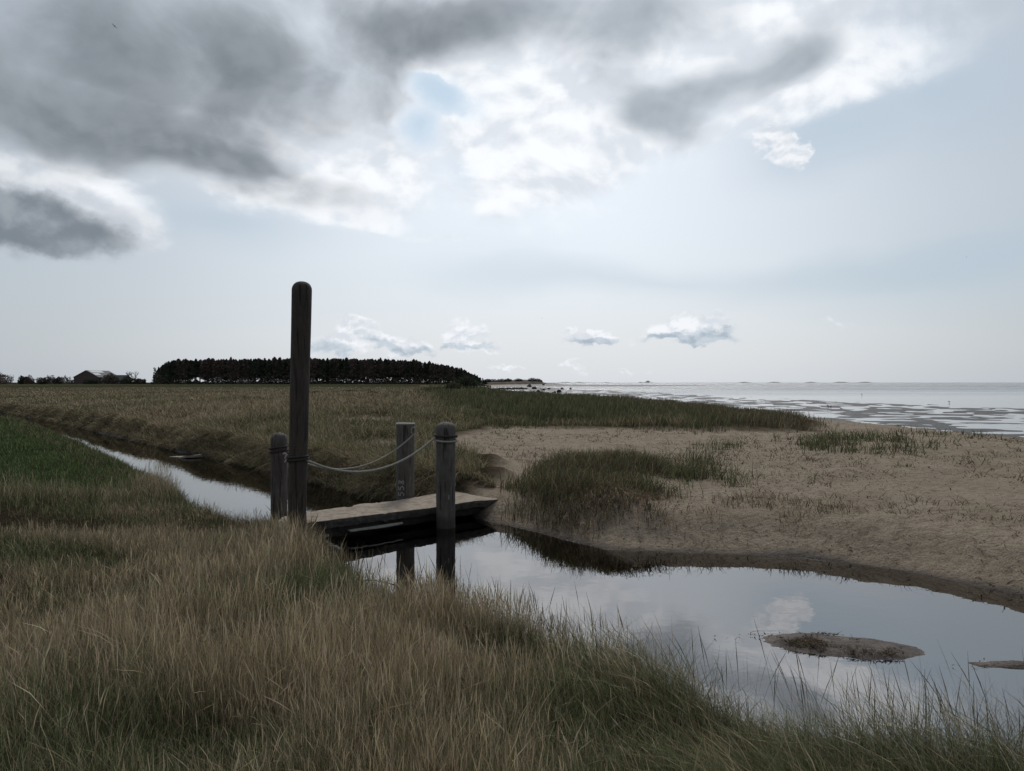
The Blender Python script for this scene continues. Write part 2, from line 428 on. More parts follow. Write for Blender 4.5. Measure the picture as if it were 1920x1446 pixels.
def join(parts):
    Vs, Fs, Cs, o = [], [], [], 0
    for V, Fq, Cc in parts:
        Vs.append(V); Fs.append(Fq + o); Cs.append(Cc); o += len(V)
    return np.concatenate(Vs), np.concatenate(Fs), np.concatenate(Cs)

def sample(n, r0, r1, a0, a1, power=0.0):
    """points in a wedge in front of the place; denser where close"""
    u = rng.random(n)
    r = np.exp(np.log(r0) + u * np.log(r1 / r0))
    a = np.radians(rng.uniform(a0, a1, n))
    return r * np.sin(a), r * np.cos(a)

def clear_of_bridge(x, y):
    # keep deck and path free of growth
    ax, ay, bx, by = -2.62, 8.72, -.3, 11.1
    ex, ey = bx - ax, by - ay
    t = ((x - ax) * ex + (y - ay) * ey) / (ex * ex + ey * ey)
    d = np.abs((x - ax) * ey - (y - ay) * ex) / math.hypot(ex, ey)
    return ~((t > -.02) & (t < 1.05) & (d < .52))

def pxwidth(r, base=.0026, k=.00105): return np.maximum(base, k * r)

def near_grass():
    parts = []
    DARKS = ((-.05, 4.0, .55, .30), (.75, 3.1, .8, .35), (-1.15, 2.75, .5, .3), (-2.6, 7.2, .5, .3), (-3.6, 6.2, .5, .35), (-1.5, 4.0, .3, .3))
    def pts(n, r0, r1):
        x, y = sample(n, r0, r1, -41, 41)
        d = sdist(x, y, WATER); k = near_mask(x, y) & (d > .02) & clear_of_bridge(x, y)
        lw = -sdist(x, y, LAWN)
        k &= ~((lw > .2 * rng.random(len(x)) + .02) & (rng.random(len(x)) < .97))
        sw = sand_weight(x, y); k &= rng.random(len(x)) > sw * .9
        return x[k], y[k], d[k]
    def common(x, y, d):
        z = height(x, y) - .015; r = np.hypot(x, y)
        hn = .3 + .4 * fbm(x * 1.7, y * 1.7, 61, 4); gn = fbm(x * .8 + 40, y * .8, 62, 4); tn = fbm(x * 4.5, y * 4.5, 64, 2)
        straw = smooth01((gn - .42) * 6)
        hol = smooth01(-sdist(x, y, HOLLOW) / .5)
        drk = np.zeros_like(x)
        for cx, cy, rx, ry in DARKS: drk = np.maximum(drk, smooth01(1.3 - np.hypot((x - cx) / rx, (y - cy) / ry) + (gn - .5) * 1.2))
        bias = .75 * smooth01((-x - 1.0) / 1.0) * smooth01((4.4 - y) / 1.2) + .85 * smooth01((x + .05 + (gn - .5) * 1.5) / .6) * smooth01((4.9 - y) / 1.0) + .45 * hol + .7 * drk
        straw = np.clip(straw + .55 * np.exp(-((x + .62 + (gn - .5)) / .62) ** 2) * smooth01((4.9 - y) / 1.2) - bias, 0, 1)
        la = fbm(x * .7, y * .7, 63, 3) * 6.28 * 2
        H = (.45 + .85 * hn) * (.7 + .6 * tn) * (.78 + .22 * smooth01((r - 2.0) / 2.5)) * (1 - .45 * hol) * (1 - .45 * drk)
        band = smooth01(1.25 - np.abs(sdist(x, y, LAWN) - .15) / .55) * (x < -3.9)
        H *= 1 - .40 * smooth01((y - 6.9) / 1.3) * (1 - band)
        H *= 1 - .42 * smooth01((-x - 1.9) / 1.2) * (1 - band) * smooth01((8.8 - y) / .5)
        H = np.maximum(H, band * .72); straw = np.maximum(straw, band * .9)
        H *= 1 + .30 * smooth01((x - .35) / .6)
        rs = smooth01((x - .0) / .8) * smooth01((4.8 - y) / .8)      # slope at the right: combed towards the left
        return z, r, H, straw, la, rs
    edge = lambda d: np.clip(.72 + d / .9, .72, 1)
    # matted dead leaves
    x, y, d = pts(120000, 1.25, 12.5); z, r, H, straw, la, rs = common(x, y, d); n = len(x)
    h = rng.uniform(.10, .30, n) * H * 1.15 * edge(d)
    a = rng.uniform(0, 6.28, n); m = rng.uniform(.3, 1.4, n)
    lv = np.stack([np.cos(a) * m, np.sin(a) * m], -1)
    pick = rng.random(n) < straw
    col = .75 * np.where(pick[:, None], palette(['straw2', 'dead', 'brown', 'straw'], [2.4, 3.4, 2, .8], n, .45), palette(['dkgreen', 'green', 'dead', 'olive'], [3, 2.4, 2.4, 1], n, .45))
    parts.append(blades(np.stack([x, y, z], -1), h, lv, np.minimum(pxwidth(r, .0026, .0008), .0052), col, 3, rng.uniform(0, .3, n)))
    # finer growth on the farther part of the bank
    x, y, d = pts(150000, 5.2, 12.5); z, r, H, straw, la, rs = common(x, y, d); n = len(x)
    h = rng.uniform(.10, .36, n) * H * edge(d); m = rng.uniform(.05, .9, n); a = rng.uniform(0, 6.28, n)
    pick = rng.random(n) < straw
    col = np.where(pick[:, None], palette(['straw2', 'dead', 'brown', 'straw'], [2.4, 2, 2, 1.8], n, .45), palette(['dkgreen', 'green', 'olive', 'straw2'], [3, 3, 2, .8], n, .45))
    parts.append(blades(np.stack([x, y, z], -1), h, np.stack([np.cos(a) * m, np.sin(a) * m], -1), .0006 * r, col, 3, rng.uniform(0, .3, n)))
    # green leaves
    x, y, d = pts(150000, 1.25, 12.5); z, r, H, straw, la, rs = common(x, y, d)
    k = rng.random(len(x)) > straw * .72; x, y, d, z, r, H, straw, la, rs = [q[k] for q in (x, y, d, z, r, H, straw, la, rs)]; n = len(x)
    h = rng.uniform(.15, .38, n) * H * 1.15 * edge(d)
    m = rng.uniform(.05, .75, n); a = rng.uniform(0, 6.28, n)
    lv = np.stack([np.cos(a) * m, np.sin(a) * m * .6], -1)
    lv[:, 0] -= .5 * rs * rng.uniform(.3, 1.3, n)
    col = palette(['green', 'dkgreen', 'olive', 'blue', 'straw2'], [4, 2.5, 2, 1.5, 1.2], n, .45) * 1.08
    tip = np.where(rng.random((n, 1)) < .18 + .32 * straw[:, None], palette(['straw2', 'straw'], [1, 1], n), col)
    parts.append(blades(np.stack([x, y, z], -1), h, lv, np.clip(.0007 * r, .0020, .0042) * rng.uniform(.6, 1.7, n), col, 4, rng.uniform(0, .25, n), tipcol=tip))
    # straw stems with feathery heads
    x, y, d = pts(270000, 1.25, 12.5); z, r, H, straw, la, rs = common(x, y, d)
    k = rng.random(len(x)) < (.09 + .91 * straw); x, y, d, z, r, H, straw, la, rs = [q[k] for q in (x, y, d, z, r, H, straw, la, rs)]; n = len(x)
    h = rng.uniform(.20, .50, n) * H * edge(d) * np.where(rng.random(n) < .05, 1.25, 1)
    m = rng.uniform(.0, .30, n) + .5 * (rng.random(n) < .06); a = la + rng.normal(0, 2.0, n)
    lv = np.stack([np.cos(a) * m, np.sin(a) * m], -1); lv[:, 0] -= .5 * rs * rng.uniform(.3, 1.3, n)
    col = palette(['straw2', 'brown', 'dead', 'olive', 'straw'], [3, 2, 2, 1, 1.2], n)
    tip = palette(['straw', 'straw2', 'brown'], [4.4, 2, .4], n, .45) * 1.25
    parts.append(blades(np.stack([x, y, z], -1), h, lv, np.clip(.00042 * r, .0012, .0030), col, 5, rng.uniform(0, .15, n), rng.random(n) < np.where(r > 6.5, .15, .5), tip))
    V, Fq, Cc = join(parts)
    tag(mesh_np('bank_grass', V, [Fq], GRASS, False, Cc), 'tall dry straw and green grass covering the near bank', 'grass', kind='stuff')
near_grass()

def edge_stems():
    # long thin flowering stems rising from the near water's edge, seen against the water
    P = np.array(NEAR_EDGE[2:20]); seg = np.linalg.norm(np.diff(P, axis=0), axis=1); cum = np.concatenate([[0], np.cumsum(seg)])
    n = 4400
    s = rng.random(n) * cum[-1]; i = np.clip(np.searchsorted(cum, s) - 1, 0, len(seg) - 1); f = (s - cum[i]) / seg[i]
    q = P[i] * (1 - f[:, None]) + P[i + 1] * f[:, None]
    x = q[:, 0] - np.abs(rng.normal(0, .22, n)) * .5 + .05; y = q[:, 1] - np.abs(rng.normal(0, .2, n)) + .04
    dens = fbm(s * 2.2, s * 0, 71, 3); k = (rng.random(n) < smooth01((dens - .3) * 4) * np.where(x > 1.15, .75, 1) * np.where((x > .45) & (x < 1.12), .3, 1)) & (sdist(x, y, WATER) > -.12) & clear_of_bridge(x, y)
    x, y = x[k], y[k]; n = len(x)
    z = np.maximum(height(x, y) - .02, -.05); r = np.hypot(x, y)
    h = rng.uniform(.28, .52, n); h = np.where(x > 1.0, h * 1.32, h)
    lv = np.stack([rng.normal(-.10, .15, n), rng.normal(.05, .1, n)], -1)
    col = palette(['straw2', 'dead', 'brown', 'olive'], [1.4, 3, 2, 1], n) * .8
    V, Fq, Cc = blades(np.stack([x, y, z], -1), h, lv, np.maximum(.0016, .00045 * r), col, 6, None, rng.random(n) < .7)
    tag(mesh_np('flowering_stems', V, [Fq], GRASS, False, Cc), 'thin brown flowering grass stems standing along the near water edge', 'grass stems', kind='stuff')
edge_stems()

def lawn_grass():
    x, y = sample(210000, 8.3, 60, -44, -12)
    k = near_mask(x, y) & (sdist(x, y, WATER) > .05) & (sdist(x, y, LAWN) < .6); x, y = x[k], y[k]; n = len(x)
    z = height(x, y) - .01; r = np.hypot(x, y); lw = -sdist(x, y, LAWN)
    edge = smooth01(1 - (lw - .1) / .9)
    h = rng.uniform(.04, .11, n) * (.6 + .8 * fbm(x * .7, y * .7, 81, 3)) * (1 + .8 * edge)
    a = rng.uniform(0, 6.28, n); m = rng.uniform(.1, .8, n)
    col = palette(['green', 'dkgreen', 'olive', 'straw2'], [4, 4, .5, .12], n) * np.array([.92, 1.0, .9])
    col = np.where((rng.random(n) < edge * .3)[:, None], palette(['straw2', 'dead', 'brown', 'olive'], [2, 2, 2, 1], n), col)
    V, Fq, Cc = blades(np.stack([x, y, z], -1), h, np.stack([np.cos(a) * m, np.sin(a) * m], -1), pxwidth(r, .004, .0008), col, 2)
    tag(mesh_np('short_turf', V, [Fq], GRASS, False, Cc), 'short dark green turf beside the straight ditch at the left', 'grass', kind='stuff')
lawn_grass()

def meadow_grass():
    parts = []
    x, y = sample(560000, 10.5, 210, -42, 14)
    d = sdist(x, y, WATER); sw = sand_weight(x, y); ds = sdist(x, y, SEAP)
    k = ~near_mask(x, y) & (d > .02) & (ds > 6) & clear_of_bridge(x, y) & (sdist(x, y, DUNEP) > -1.0) & (sdist(x, y, CLUMPP) > 0)
    k &= rng.random(len(x)) > sw * 1.05
    k &= ~((sdist(x, y, SANDP) < .3) & (y < 24))
    x, y, d = x[k], y[k], d[k]; n = len(x)
    z = height(x, y) - .02; r = np.hypot(x, y)
    hn = fbm(x * .35, y * .35, 91, 4); gn = fbm(x * .16 + 9, y * .12, 92, 4)
    tk = fbm(x * 1.1, y * 1.1, 93, 2)
    h = rng.uniform(.14, .42, n) * (.35 + 1.0 * hn) * (.45 + 1.1 * tk) * np.clip(1.2 - r / 150, .4, 1)
    a = rng.uniform(0, 6.28, n); m = rng.uniform(.1, 1.5, n)
    lv = np.stack([np.cos(a) * m - .1, np.sin(a) * m * .7], -1)
    g = smooth01((.53 - gn) * 9)
    g = np.maximum(g, .9 * smooth01((x + 3.5) / 2) * smooth01((14.5 - y) / 2))
    pick = rng.random(n) < g * .5
    col = np.where(pick[:, None], palette(['green', 'dkgreen', 'olive', 'straw2'], [2.4, 2, 2, 1], n), palette(['straw2', 'straw', 'dead', 'brown', 'olive'], [3.2, 2.8, 1.6, 1.2, 1.4], n) * 1.12)
    parts.append(blades(np.stack([x, y, z], -1), h, lv, pxwidth(r, .004, .00075), col, 2))
    # thatch hanging over the ditch bank
    P = np.array(FAR_EDGE[1:12]); seg = np.linalg.norm(np.diff(P, axis=0), axis=1)
    wgt = seg / (np.hypot(P[:-1, 0], P[:-1, 1]) ** 1.2); n = 60000
    n = 90000; i = rng.choice(len(seg), n, p=wgt / wgt.sum()); f = rng.random(n)[:, None]
    q = P[i] * (1 - f) + P[i + 1] * f
    t = (P[i + 1] - P[i]) / seg[i][:, None]; nr = np.stack([-t[:, 1], t[:, 0]], -1)      # away from the water
    nr *= np.sign(nr[:, 1:2] + 1e-9)
    off = rng.uniform(.06, .75, n)
    q = q + nr * off[:, None]
    x, y = q[:, 0], q[:, 1]; k = (sdist(x, y, WATER) > .02) & clear_of_bridge(x, y); x, y, nr, off = x[k], y[k], nr[k], off[k]; n = len(x)
    z = height(x, y) - .01; r = np.hypot(x, y)
    cl = fbm(x * .9, y * .9, 95, 3)
    h = rng.uniform(.14, .38, n) * (.15 + 1.5 * cl); m = rng.uniform(.1, .85, n)
    lv = -nr * m[:, None] + rng.normal(0, .35, (n, 2))
    col = palette(['dead', 'brown', 'straw2', 'straw', 'olive', 'green'], [2, 2, 3, 1.4, 1.2, 1], n) * 1.15
    parts.append(blades(np.stack([x, y, z], -1), h, lv, pxwidth(r, .003, .0007), col, 4, rng.uniform(.1, .95, n)))
    V, Fq, Cc = join(parts)
    tag(mesh_np('meadow_grass', V, [Fq], GRASS, False, Cc), 'rough brown and olive salt meadow grass beyond the ditch', 'grass', kind='stuff')
meadow_grass()

def dune_grass():
    parts = []
    x, y = sample(270000, 20, 160, -10, 26)
    dn = sdist(x, y, DUNEP) + (fbm(x * .5, y * .5, 101, 3) - .5) * 2.2
    k = (dn < .6) & (rng.random(len(x)) < smooth01(.15 - dn / 2.6) * smooth01((fbm(x * .7, y * .5, 104, 3) - .2) * 4)); x, y, dn = x[k], y[k], dn[k]; n = len(x)
    z = height(x, y) - .02; r = np.hypot(x, y)
    hn = fbm(x * .4, y * .4, 102, 3)
    h = rng.uniform(.16, .42, n) * (.5 + .9 * hn) * (1 - .45 * smooth01((x - 6.5) / 5) * smooth01((36 - y) / 14)) * (1 - .4 * smooth01((y - 50) / 30)) * np.where(rng.random(n) < .03, 1.4, 1)
    a = rng.uniform(0, 6.28, n); m = rng.uniform(.05, .5, n)
    lv = np.stack([np.cos(a) * m + .12, np.sin(a) * m], -1)
    gn = fbm(x * .2, y * .2, 103, 3)
    col = palette(['dkgreen', 'green', 'olive', 'blue', 'dead', 'straw2'], [3, 2.2, 3, 1, 1.6, .8], n)
    col = np.where((rng.random(n) < smooth01((x - 4.5) / 4) * .7 + .15 * (gn > .55))[:, None], palette(['dead', 'brown', 'olive', 'straw2'], [3, 2, 2, 1], n), col)
    parts.append(blades(np.stack([x, y, z], -1), h, lv, pxwidth(r, .004, .0007), col, 3))
    V, Fq, Cc = join(parts)
    tag(mesh_np('dune_grass', V, [Fq], GRASS, False, Cc), 'dark green marram grass along the low dune before the sea', 'grass', kind='stuff')
dune_grass()

def sand_grass():
    parts = []
    # thick tussocks on the sand bank above the pool
    x = rng.uniform(-.2, 4.0, 56000); y = rng.uniform(8.6, 13.4, 56000)
    dc = sdist(x, y, CLUMPP) + (fbm(x * 1.6, y * 1.6, 111, 3) - .5) * .7
    k = (sdist(x, y, WATER) > .12) & (rng.random(len(x)) < smooth01(.30 - dc / 1.0) * smooth01((fbm(x * 1.1, y * 1.1, 112, 3) - .28) * 5 + 1.0 * smooth01((2.3 - x) / .6))); x, y, dc = x[k], y[k], dc[k]; n = len(x)
    z = height(x, y) - .02; r = np.hypot(x, y); hn = fbm(x * 1.1, y * 1.1, 112, 3)
    front = smooth01((9.9 - y + .25 * x) / .8)
    h = rng.uniform(.10, .42, n) * (.35 + 1.05 * hn) * (1 - .4 * smooth01((x - 1.7) / 1.8))
    a = rng.uniform(0, 6.28, n); m = rng.uniform(.05, .6, n)
    lv = np.stack([np.cos(a) * m + .1, np.sin(a) * m - .5 * front], -1)
    pick = rng.random(n) < .42 + .5 * front
    col = np.where(pick[:, None], palette(['dead', 'brown', 'straw2', 'red'], [3, 2, 2, 1], n), palette(['green', 'dkgreen', 'olive', 'straw2', 'dead'], [2.2, 2.4, 2.4, 1.6, 1], n))
    parts.append(blades(np.stack([x, y, z], -1), h, lv, pxwidth(r, .003, .0009), col, 4, rng.uniform(0, .3, n) + .5 * front))
    # thin stand of grass near the beach
    def patch(n, poly, soft, hmax, names, w, x0, x1, y0, y1, nseed):
        x = rng.uniform(x0, x1, n); y = rng.uniform(y0, y1, n)
        dc = sdist(x, y, poly) + (fbm(x * .9, y * .9, nseed, 3) - .5) * soft * 2
        cl = fbm(x * 1.8, y * 1.8, nseed + 1, 3)
        k = (rng.random(n) < smooth01(.4 - dc / soft) * smooth01((cl - .40) * 7)) & (sdist(x, y, WATER) > .2); x, y = x[k], y[k]; n = len(x)
        z = height(x, y) - .015; r = np.hypot(x, y)
        h = rng.uniform(.15, 1, n) ** 1.3 * hmax * (.5 + cl[k]); a = rng.uniform(0, 6.28, n); m = rng.uniform(.1, 1.0, n)
        parts.append(blades(np.stack([x, y, z], -1), h, np.stack([np.cos(a) * m, np.sin(a) * m], -1), pxwidth(r, .003, .0009), palette(names, w, n), 3))
    gn = ['green', 'dkgreen', 'olive', 'dead']; 
    patch(14000, SPARSEP, 1.0, .34, gn, [2, 3, 2, 2], 4.5, 11, 13, 21.5, 121)
    patch(3000, [(3.6, 15.8), (4.9, 15.6), (5.2, 16.6), (4.0, 17)], .4, .22, gn, [2, 2, 2, 2], 3, 6, 15, 18, 131)
    patch(12000, [(1.8, 9.9), (2.8, 10.0), (3.6, 11.2), (3.9, 12.8), (2.2, 13.0)], .7, .36, gn, [2, 2.4, 2.4, 2], 1.2, 5.2, 9.3, 14, 141)
    patch(2500, [(10.0, 17.0), (12.5, 18.5), (13.5, 22), (11, 21)], 1.0, .22, gn, [1, 2, 2, 3], 9, 14.5, 16, 23, 151)
    patch(6500, [(1.3, 8.5), (2.3, 8.5), (4.0, 8.6), (4.4, 9.4), (3.0, 10.4), (2.2, 9.4)], .6, .13, ['dead', 'brown', 'olive', 'straw2'], [3, 2, 1, 2], 1.8, 5.6, 8.3, 11, 161)
    # scattered single sprigs all over the sand
    x, y = sample(2300, 9.5, 30, -3, 38)
    k = (sand_weight(x, y) > .7) & (sdist(x, y, WATER) > .6) & (sdist(x, y, SEAP) > 4) & (rng.random(len(x)) < smooth01((fbm(x * .5, y * .5, 171, 4) - .44) * 6)); x, y = x[k], y[k]
    sc = np.repeat(rng.uniform(.3, 1, len(x)) ** 2 * 1.4, 8); x = np.repeat(x, 8) + rng.normal(0, .07, len(x) * 8) * (.4 + sc); y = np.repeat(y, 8) + rng.normal(0, .07, len(y) * 8) * (.4 + sc); n = len(x)
    z = height(x, y) - .01; r = np.hypot(x, y); h = rng.uniform(.03, .15, n) * sc; a = rng.uniform(0, 6.28, n); m = rng.uniform(.4, 2.2, n)
    parts.append(blades(np.stack([x, y, z], -1), h, np.stack([np.cos(a) * m, np.sin(a) * m], -1), pxwidth(r, .003, .0009), palette(['dead', 'olive', 'dkgreen', 'brown'], [3, 2, 2, 2], n), 2))
    V, Fq, Cc = join(parts)
    tag(mesh_np('sand_grass', V, [Fq], GRASS, False, Cc), 'tussocks and sprigs of grass growing on the bare sand', 'grass', kind='stuff')
sand_grass()

def litter():
    # dead stalks, seaweed crumbs and shell grit lying on the sand
    parts = []
    x, y = sample(11000, 6.4, 36, -4, 40)
    dw = sdist(x, y, WATER); cl = fbm(x * .8, y * .8, 181, 4)
    k = (sand_weight(x, y) > .6) & ~near_mask(x, y) & (dw > .02) & (sdist(x, y, SEAP) > 1) & clear_of_bridge(x, y)
    k &= rng.random(len(x)) < smooth01((cl - .36) * 5) * .8 + .15 + .5 * np.exp(-((dw - .35) / .2) ** 2)
    x, y = x[k], y[k]; n = len(x)
    z = height(x, y) + .004; r = np.hypot(x, y); h = rng.uniform(.015, .075, n) * np.where(rng.random(n) < .1, 2.0, 1); a = rng.uniform(0, 6.28, n); m = rng.uniform(1.2, 3.0, n)
    V, Fq, Cc = blades(np.stack([x, y, z], -1), h * .45, np.stack([np.cos(a) * m, np.sin(a) * m], -1), rng.uniform(.006, .02, n) * (r / 12) ** .5, palette(['dead', 'brown', 'red', 'dkgreen'], [5, 2, 1, 1], n) * .55, 2)
    parts.append((V, Fq, Cc))
    V, Fq, Cc = join(parts)
    tag(mesh_np('strandline_litter', V, [Fq], GRASS, False, Cc), 'dark dead stalks and weed crumbs strewn over the sand', 'litter', kind='stuff')
litter()

# ------------------------------------------------------------------ mud islet in the pool
def islet():
    mud = simple('wet_mud', (.075, .058, .046), .5, 24, .6, .9, 60, second=(.13, .10, .08), spec=.3)
    def build(cx, cy, ax, ay, top, rot, seed):
        n, mrings = 90, 26
        u = np.linspace(0, 1, mrings)[:, None]; t = np.linspace(0, 2 * math.pi, n, endpoint=False)[None, :]
        rr = 1 + .25 * (fbm(np.cos(t) * 1.5 + 5, np.sin(t) * 1.5, seed, 4) - .5) * 2
        X = cx + u * ax * rr * np.cos(t); Yy = cy + u * ay * rr * np.sin(t)
        c, s = math.cos(rot), math.sin(rot)
        Xr = cx + (X - cx) * c - (Yy - cy) * s; Yr = cy + (X - cx) * s + (Yy - cy) * c
        Z = top * (1 - u ** 2.2) - .03 * u ** 3 + (fbm(Xr * 9, Yr * 9, seed + 3, 4) - .5) * .035 * (1 - u * .5)
        V = np.stack([Xr, Yr, Z], -1).reshape(-1, 3)
        i = np.arange(mrings - 1)[:, None]; j = np.arange(n)[None, :]; j2 = (j + 1) % n
        q = np.stack([i * n + j, i * n + j2, (i + 1) * n + j2, (i + 1) * n + j], -1).reshape(-1, 4)[:, ::-1]
        return V, q
    V, q = build(2.36, 5.32, .66, .31, .034, -.26, 191)
    tag(mesh_np('mud_bank', V, [q], mud, True), kind='structure')
    V, q = build(3.34, 4.98, .34, .10, .020, -.05, 195)
    tag(mesh_np('mud_bank', V, [q], mud, True), kind='structure')
    # rotting leaves on and around it
    n = 3000
    a = rng.uniform(0, 6.28, n); u = np.sqrt(rng.random(n)) * .70; x0 = u * .66 * np.cos(a); y0 = u * .27 * np.sin(a)
    c, s = math.cos(-.3), math.sin(-.3); x = 2.37 + x0 * c - y0 * s; y = 5.32 + x0 * s + y0 * c
    k = rng.random(n) < smooth01((fbm(x * 5, y * 7, 197, 3) - .32) * 5) * (1.1 - smooth01((x - 2.3) / .6) * .75); x, y, u = x[k], y[k], u[k]
    z = .028 * (1 - u ** 2.2) + .008
    e = 26; xe = rng.normal(1.82, .16, e); ye = rng.normal(5.52, .05, e); x = np.concatenate([x, xe]); y = np.concatenate([y, ye]); z = np.concatenate([z, np.full(e, .008)])
    e = 12; xe = rng.normal(3.12, .12, e); ye = rng.normal(4.97, .03, e); x = np.concatenate([x, xe]); y = np.concatenate([y, ye]); z = np.concatenate([z, np.full(e, .008)])
    n = len(x); a = rng.uniform(0, 6.28, n); m = rng.uniform(.6, 4, n)
    V, Fq, Cc = blades(np.stack([x, y, z], -1), rng.uniform(.008, .024, n), np.stack([np.cos(a) * m, np.sin(a) * m], -1), rng.uniform(.004, .012, n), palette(['dead', 'brown', 'red'], [5, 2, 1], n) * .75, 2)
    tag(mesh_np('rotting_leaves', V, [Fq], GRASS, False, Cc), 'black rotting leaves and stalks on the mud bank in the pool', 'litter', kind='stuff')
islet()

# ------------------------------------------------------------------ posts
def post_mat(name, col, second):
    m, nt, out = nmat(name)
    tc = N(nt, 'ShaderNodeTexCoord'); mp = N(nt, 'ShaderNodeMapping'); mp.inputs['Scale'].default_value = (1, 1, .18); L(nt, tc.outputs['Object'], mp.inputs[0])
    n1 = noise(nt, mp.outputs[0], 26, 6, .65); n2 = noise(nt, tc.outputs['Object'], 5, 5, .65); n3 = noise(nt, tc.outputs['Object'], 70, 3, .6)
    c = ramp(nt, n1.outputs[0], [(.28, tuple(v * .55 for v in col)), (.72, tuple(v * 1.35 for v in col))]).outputs[0]
    c = mixc(nt, ramp(nt, n2.outputs[0], [(.45, (0, 0, 0)), (.68, (1, 1, 1))]).outputs[0], c, second)
    lich = ramp(nt, n3.outputs[0], [(.69, (0, 0, 0)), (.75, (1, 1, 1))]).outputs[0]
    c = mixc(nt, math_(nt, 'MULTIPLY', lich, .6), c, (.30, .24, .15))
    mc = N(nt, 'ShaderNodeMapping'); mc.inputs['Scale'].default_value = (1, 1, .05); L(nt, tc.outputs['Object'], mc.inputs[0])
    nc = noise(nt, mc.outputs[0], 34, 3, .5, .4)
    crack = ramp(nt, nc.outputs[0], [(.355, (1, 1, 1)), (.40, (0, 0, 0))]).outputs[0]
    c = mixc(nt, math_(nt, 'MULTIPLY', crack, .8), c, (.018, .015, .013))
    sz = N(nt, 'ShaderNodeSeparateXYZ'); L(nt, tc.outputs['Object'], sz.inputs[0])
    tl = N(nt, 'ShaderNodeMapRange'); L(nt, math_(nt, 'ADD', sz.outputs[2], math_(nt, 'MULTIPLY', n2.outputs[0], .18)), tl.inputs[0]); tl.inputs[1].default_value = .66; tl.inputs[2].default_value = .58
    c = mixc(nt, math_(nt, 'MULTIPLY', tl.outputs[0], .7), c, (.042, .043, .03))
    b = N(nt, 'ShaderNodeBsdfPrincipled'); b.inputs['Roughness'].default_value = .8; b.inputs['Specular IOR Level'].default_value = .35
    L(nt, c, b.inputs['Base Color'])
    hh = math_(nt, 'ADD', n1.outputs[0], math_(nt, 'SUBTRACT', math_(nt, 'MULTIPLY', n3.outputs[0], .4), math_(nt, 'MULTIPLY', crack, 1.5)))
    bp = N(nt, 'ShaderNodeBump', i_Strength=.9, i_Distance=.012); L(nt, hh, bp.inputs['Height']); L(nt, bp.outputs[0], b.inputs['Normal'])
    L(nt, b.outputs[0], out.inputs[0]); return m
POST_BROWN = post_mat('tarred_timber', (.062, .052, .044), (.045, .04, .034))
POST_GREY = post_mat('weathered_grey_timber', (.125, .117, .108), (.085, .076, .066))
POST_MID = post_mat('weathered_brown_timber', (.105, .092, .084), (.07, .06, .052))

def post(x, y, z0, top, r0, r1, tx, ty, mat, dome, label, seed):
    e = empty('wooden_post', (x, y, z0)); tag(e, label, 'post', 'posts at the footbridge corners')
    hh = top - z0; seg = 40; rs = random.Random(seed)
    prof = []
    nz = 34
    body = hh - dome
    for i in range(nz + 1): prof.append((r0 + (r1 - r0) * i / nz, body * i / nz))
    rt = r1
    if dome > .02:
        for k in range(1, 8):
            a = k / 8 * math.pi / 2; prof.append((rt * math.cos(a) ** .8, body + dome * math.sin(a)))
    else:
        prof += [(rt * .97, body + .006), (rt * .80, body + .008), (rt * .5, body + .004), (rt * .2, body + .002)]
    n = len(prof); ph = rs.random() * 6
    V = []
    for (r, z) in prof:
        t = z / hh
        for j in range(seg):
            a = 2 * math.pi * j / seg
            w = 1 + .012 * math.sin(3 * a + ph) + .008 * math.sin(7 * a + 1.3 * ph + z * 1.2) + .006 * math.sin(z * 5 + a)
            V.append((r * w * math.cos(a) + tx * t, r * w * math.sin(a) + ty * t, z))
    V.append((tx, ty, prof[-1][1] + (.004 if dome > .02 else 0)))
    V = np.array(V)
    i = np.arange(n - 1)[:, None]; j = np.arange(seg)[None, :]; j2 = (j + 1) % seg
    q = np.stack([i * seg + j, i * seg + j2, (i + 1) * seg + j2, (i + 1) * seg + j], -1).reshape(-1, 4)
    jj = np.arange(seg); tri = np.stack([(n - 1) * seg + jj, (n - 1) * seg + (jj + 1) % seg, np.full(seg, n * seg)], -1)
    mesh_np('shaft', V, [q, tri], mat, True, parent=e)
    return e

TX, TY = (554 - CX) / F * 8.5, 8.5
tall = post(TX, TY, -.3, 3.056, .099, .113, .075, .0, POST_BROWN, .10, 'tallest dark brown post with a rounded top, rope tied a third of the way up', 1)
LX, LY = (523 - CX) / F * 9.2, 9.2
short = post(LX, LY, -.3, 1.275, .101, .099, .0, .0, POST_MID, .09, 'short brown post with a worn domed top just left of the tallest post', 2)
BX, BY = (760 - CX) / F * 10.75, 10.75
back = post(BX, BY, -.4, 1.30, .128, .131, .0, .0, POST_GREY, .0, 'grey flat topped post on the far side of the deck with white painted digits', 3)
RX, RY = (835.5 - CX) / F * 9.72, 9.72
front = post(RX, RY, -.4, 1.38, .121, .129, .0, .0, POST_GREY, .085, 'grey domed post standing in the water before the deck, rope wound round its head', 4)

# metal rim on the flat post
def ring_mesh(name, R, r, z, mat, parent, sx=1, seg=40):
    V = []; 
    for i in range(seg):
        a = 2 * math.pi * i / seg
        for k in range(8):
            b = 2 * math.pi * k / 8; V.append(((R + r * math.cos(b)) * math.cos(a), (R + r * math.cos(b)) * math.sin(a), z + r * sx * math.sin(b)))
    i = np.arange(seg)[:, None]; k = np.arange(8)[None, :]
    q = np.stack([i * 8 + k, ((i + 1) % seg) * 8 + k, ((i + 1) % seg) * 8 + (k + 1) % 8, i * 8 + (k + 1) % 8], -1).reshape(-1, 4)
    return mesh_np(name, np.array(V), [q], mat, True, parent=parent)
STEEL = simple('dull_galvanised_rim', (.30, .30, .29), .3, 30, .5, .1)
ring_mesh('rim', .130, .007, 1.70, STEEL, back, 1.6)

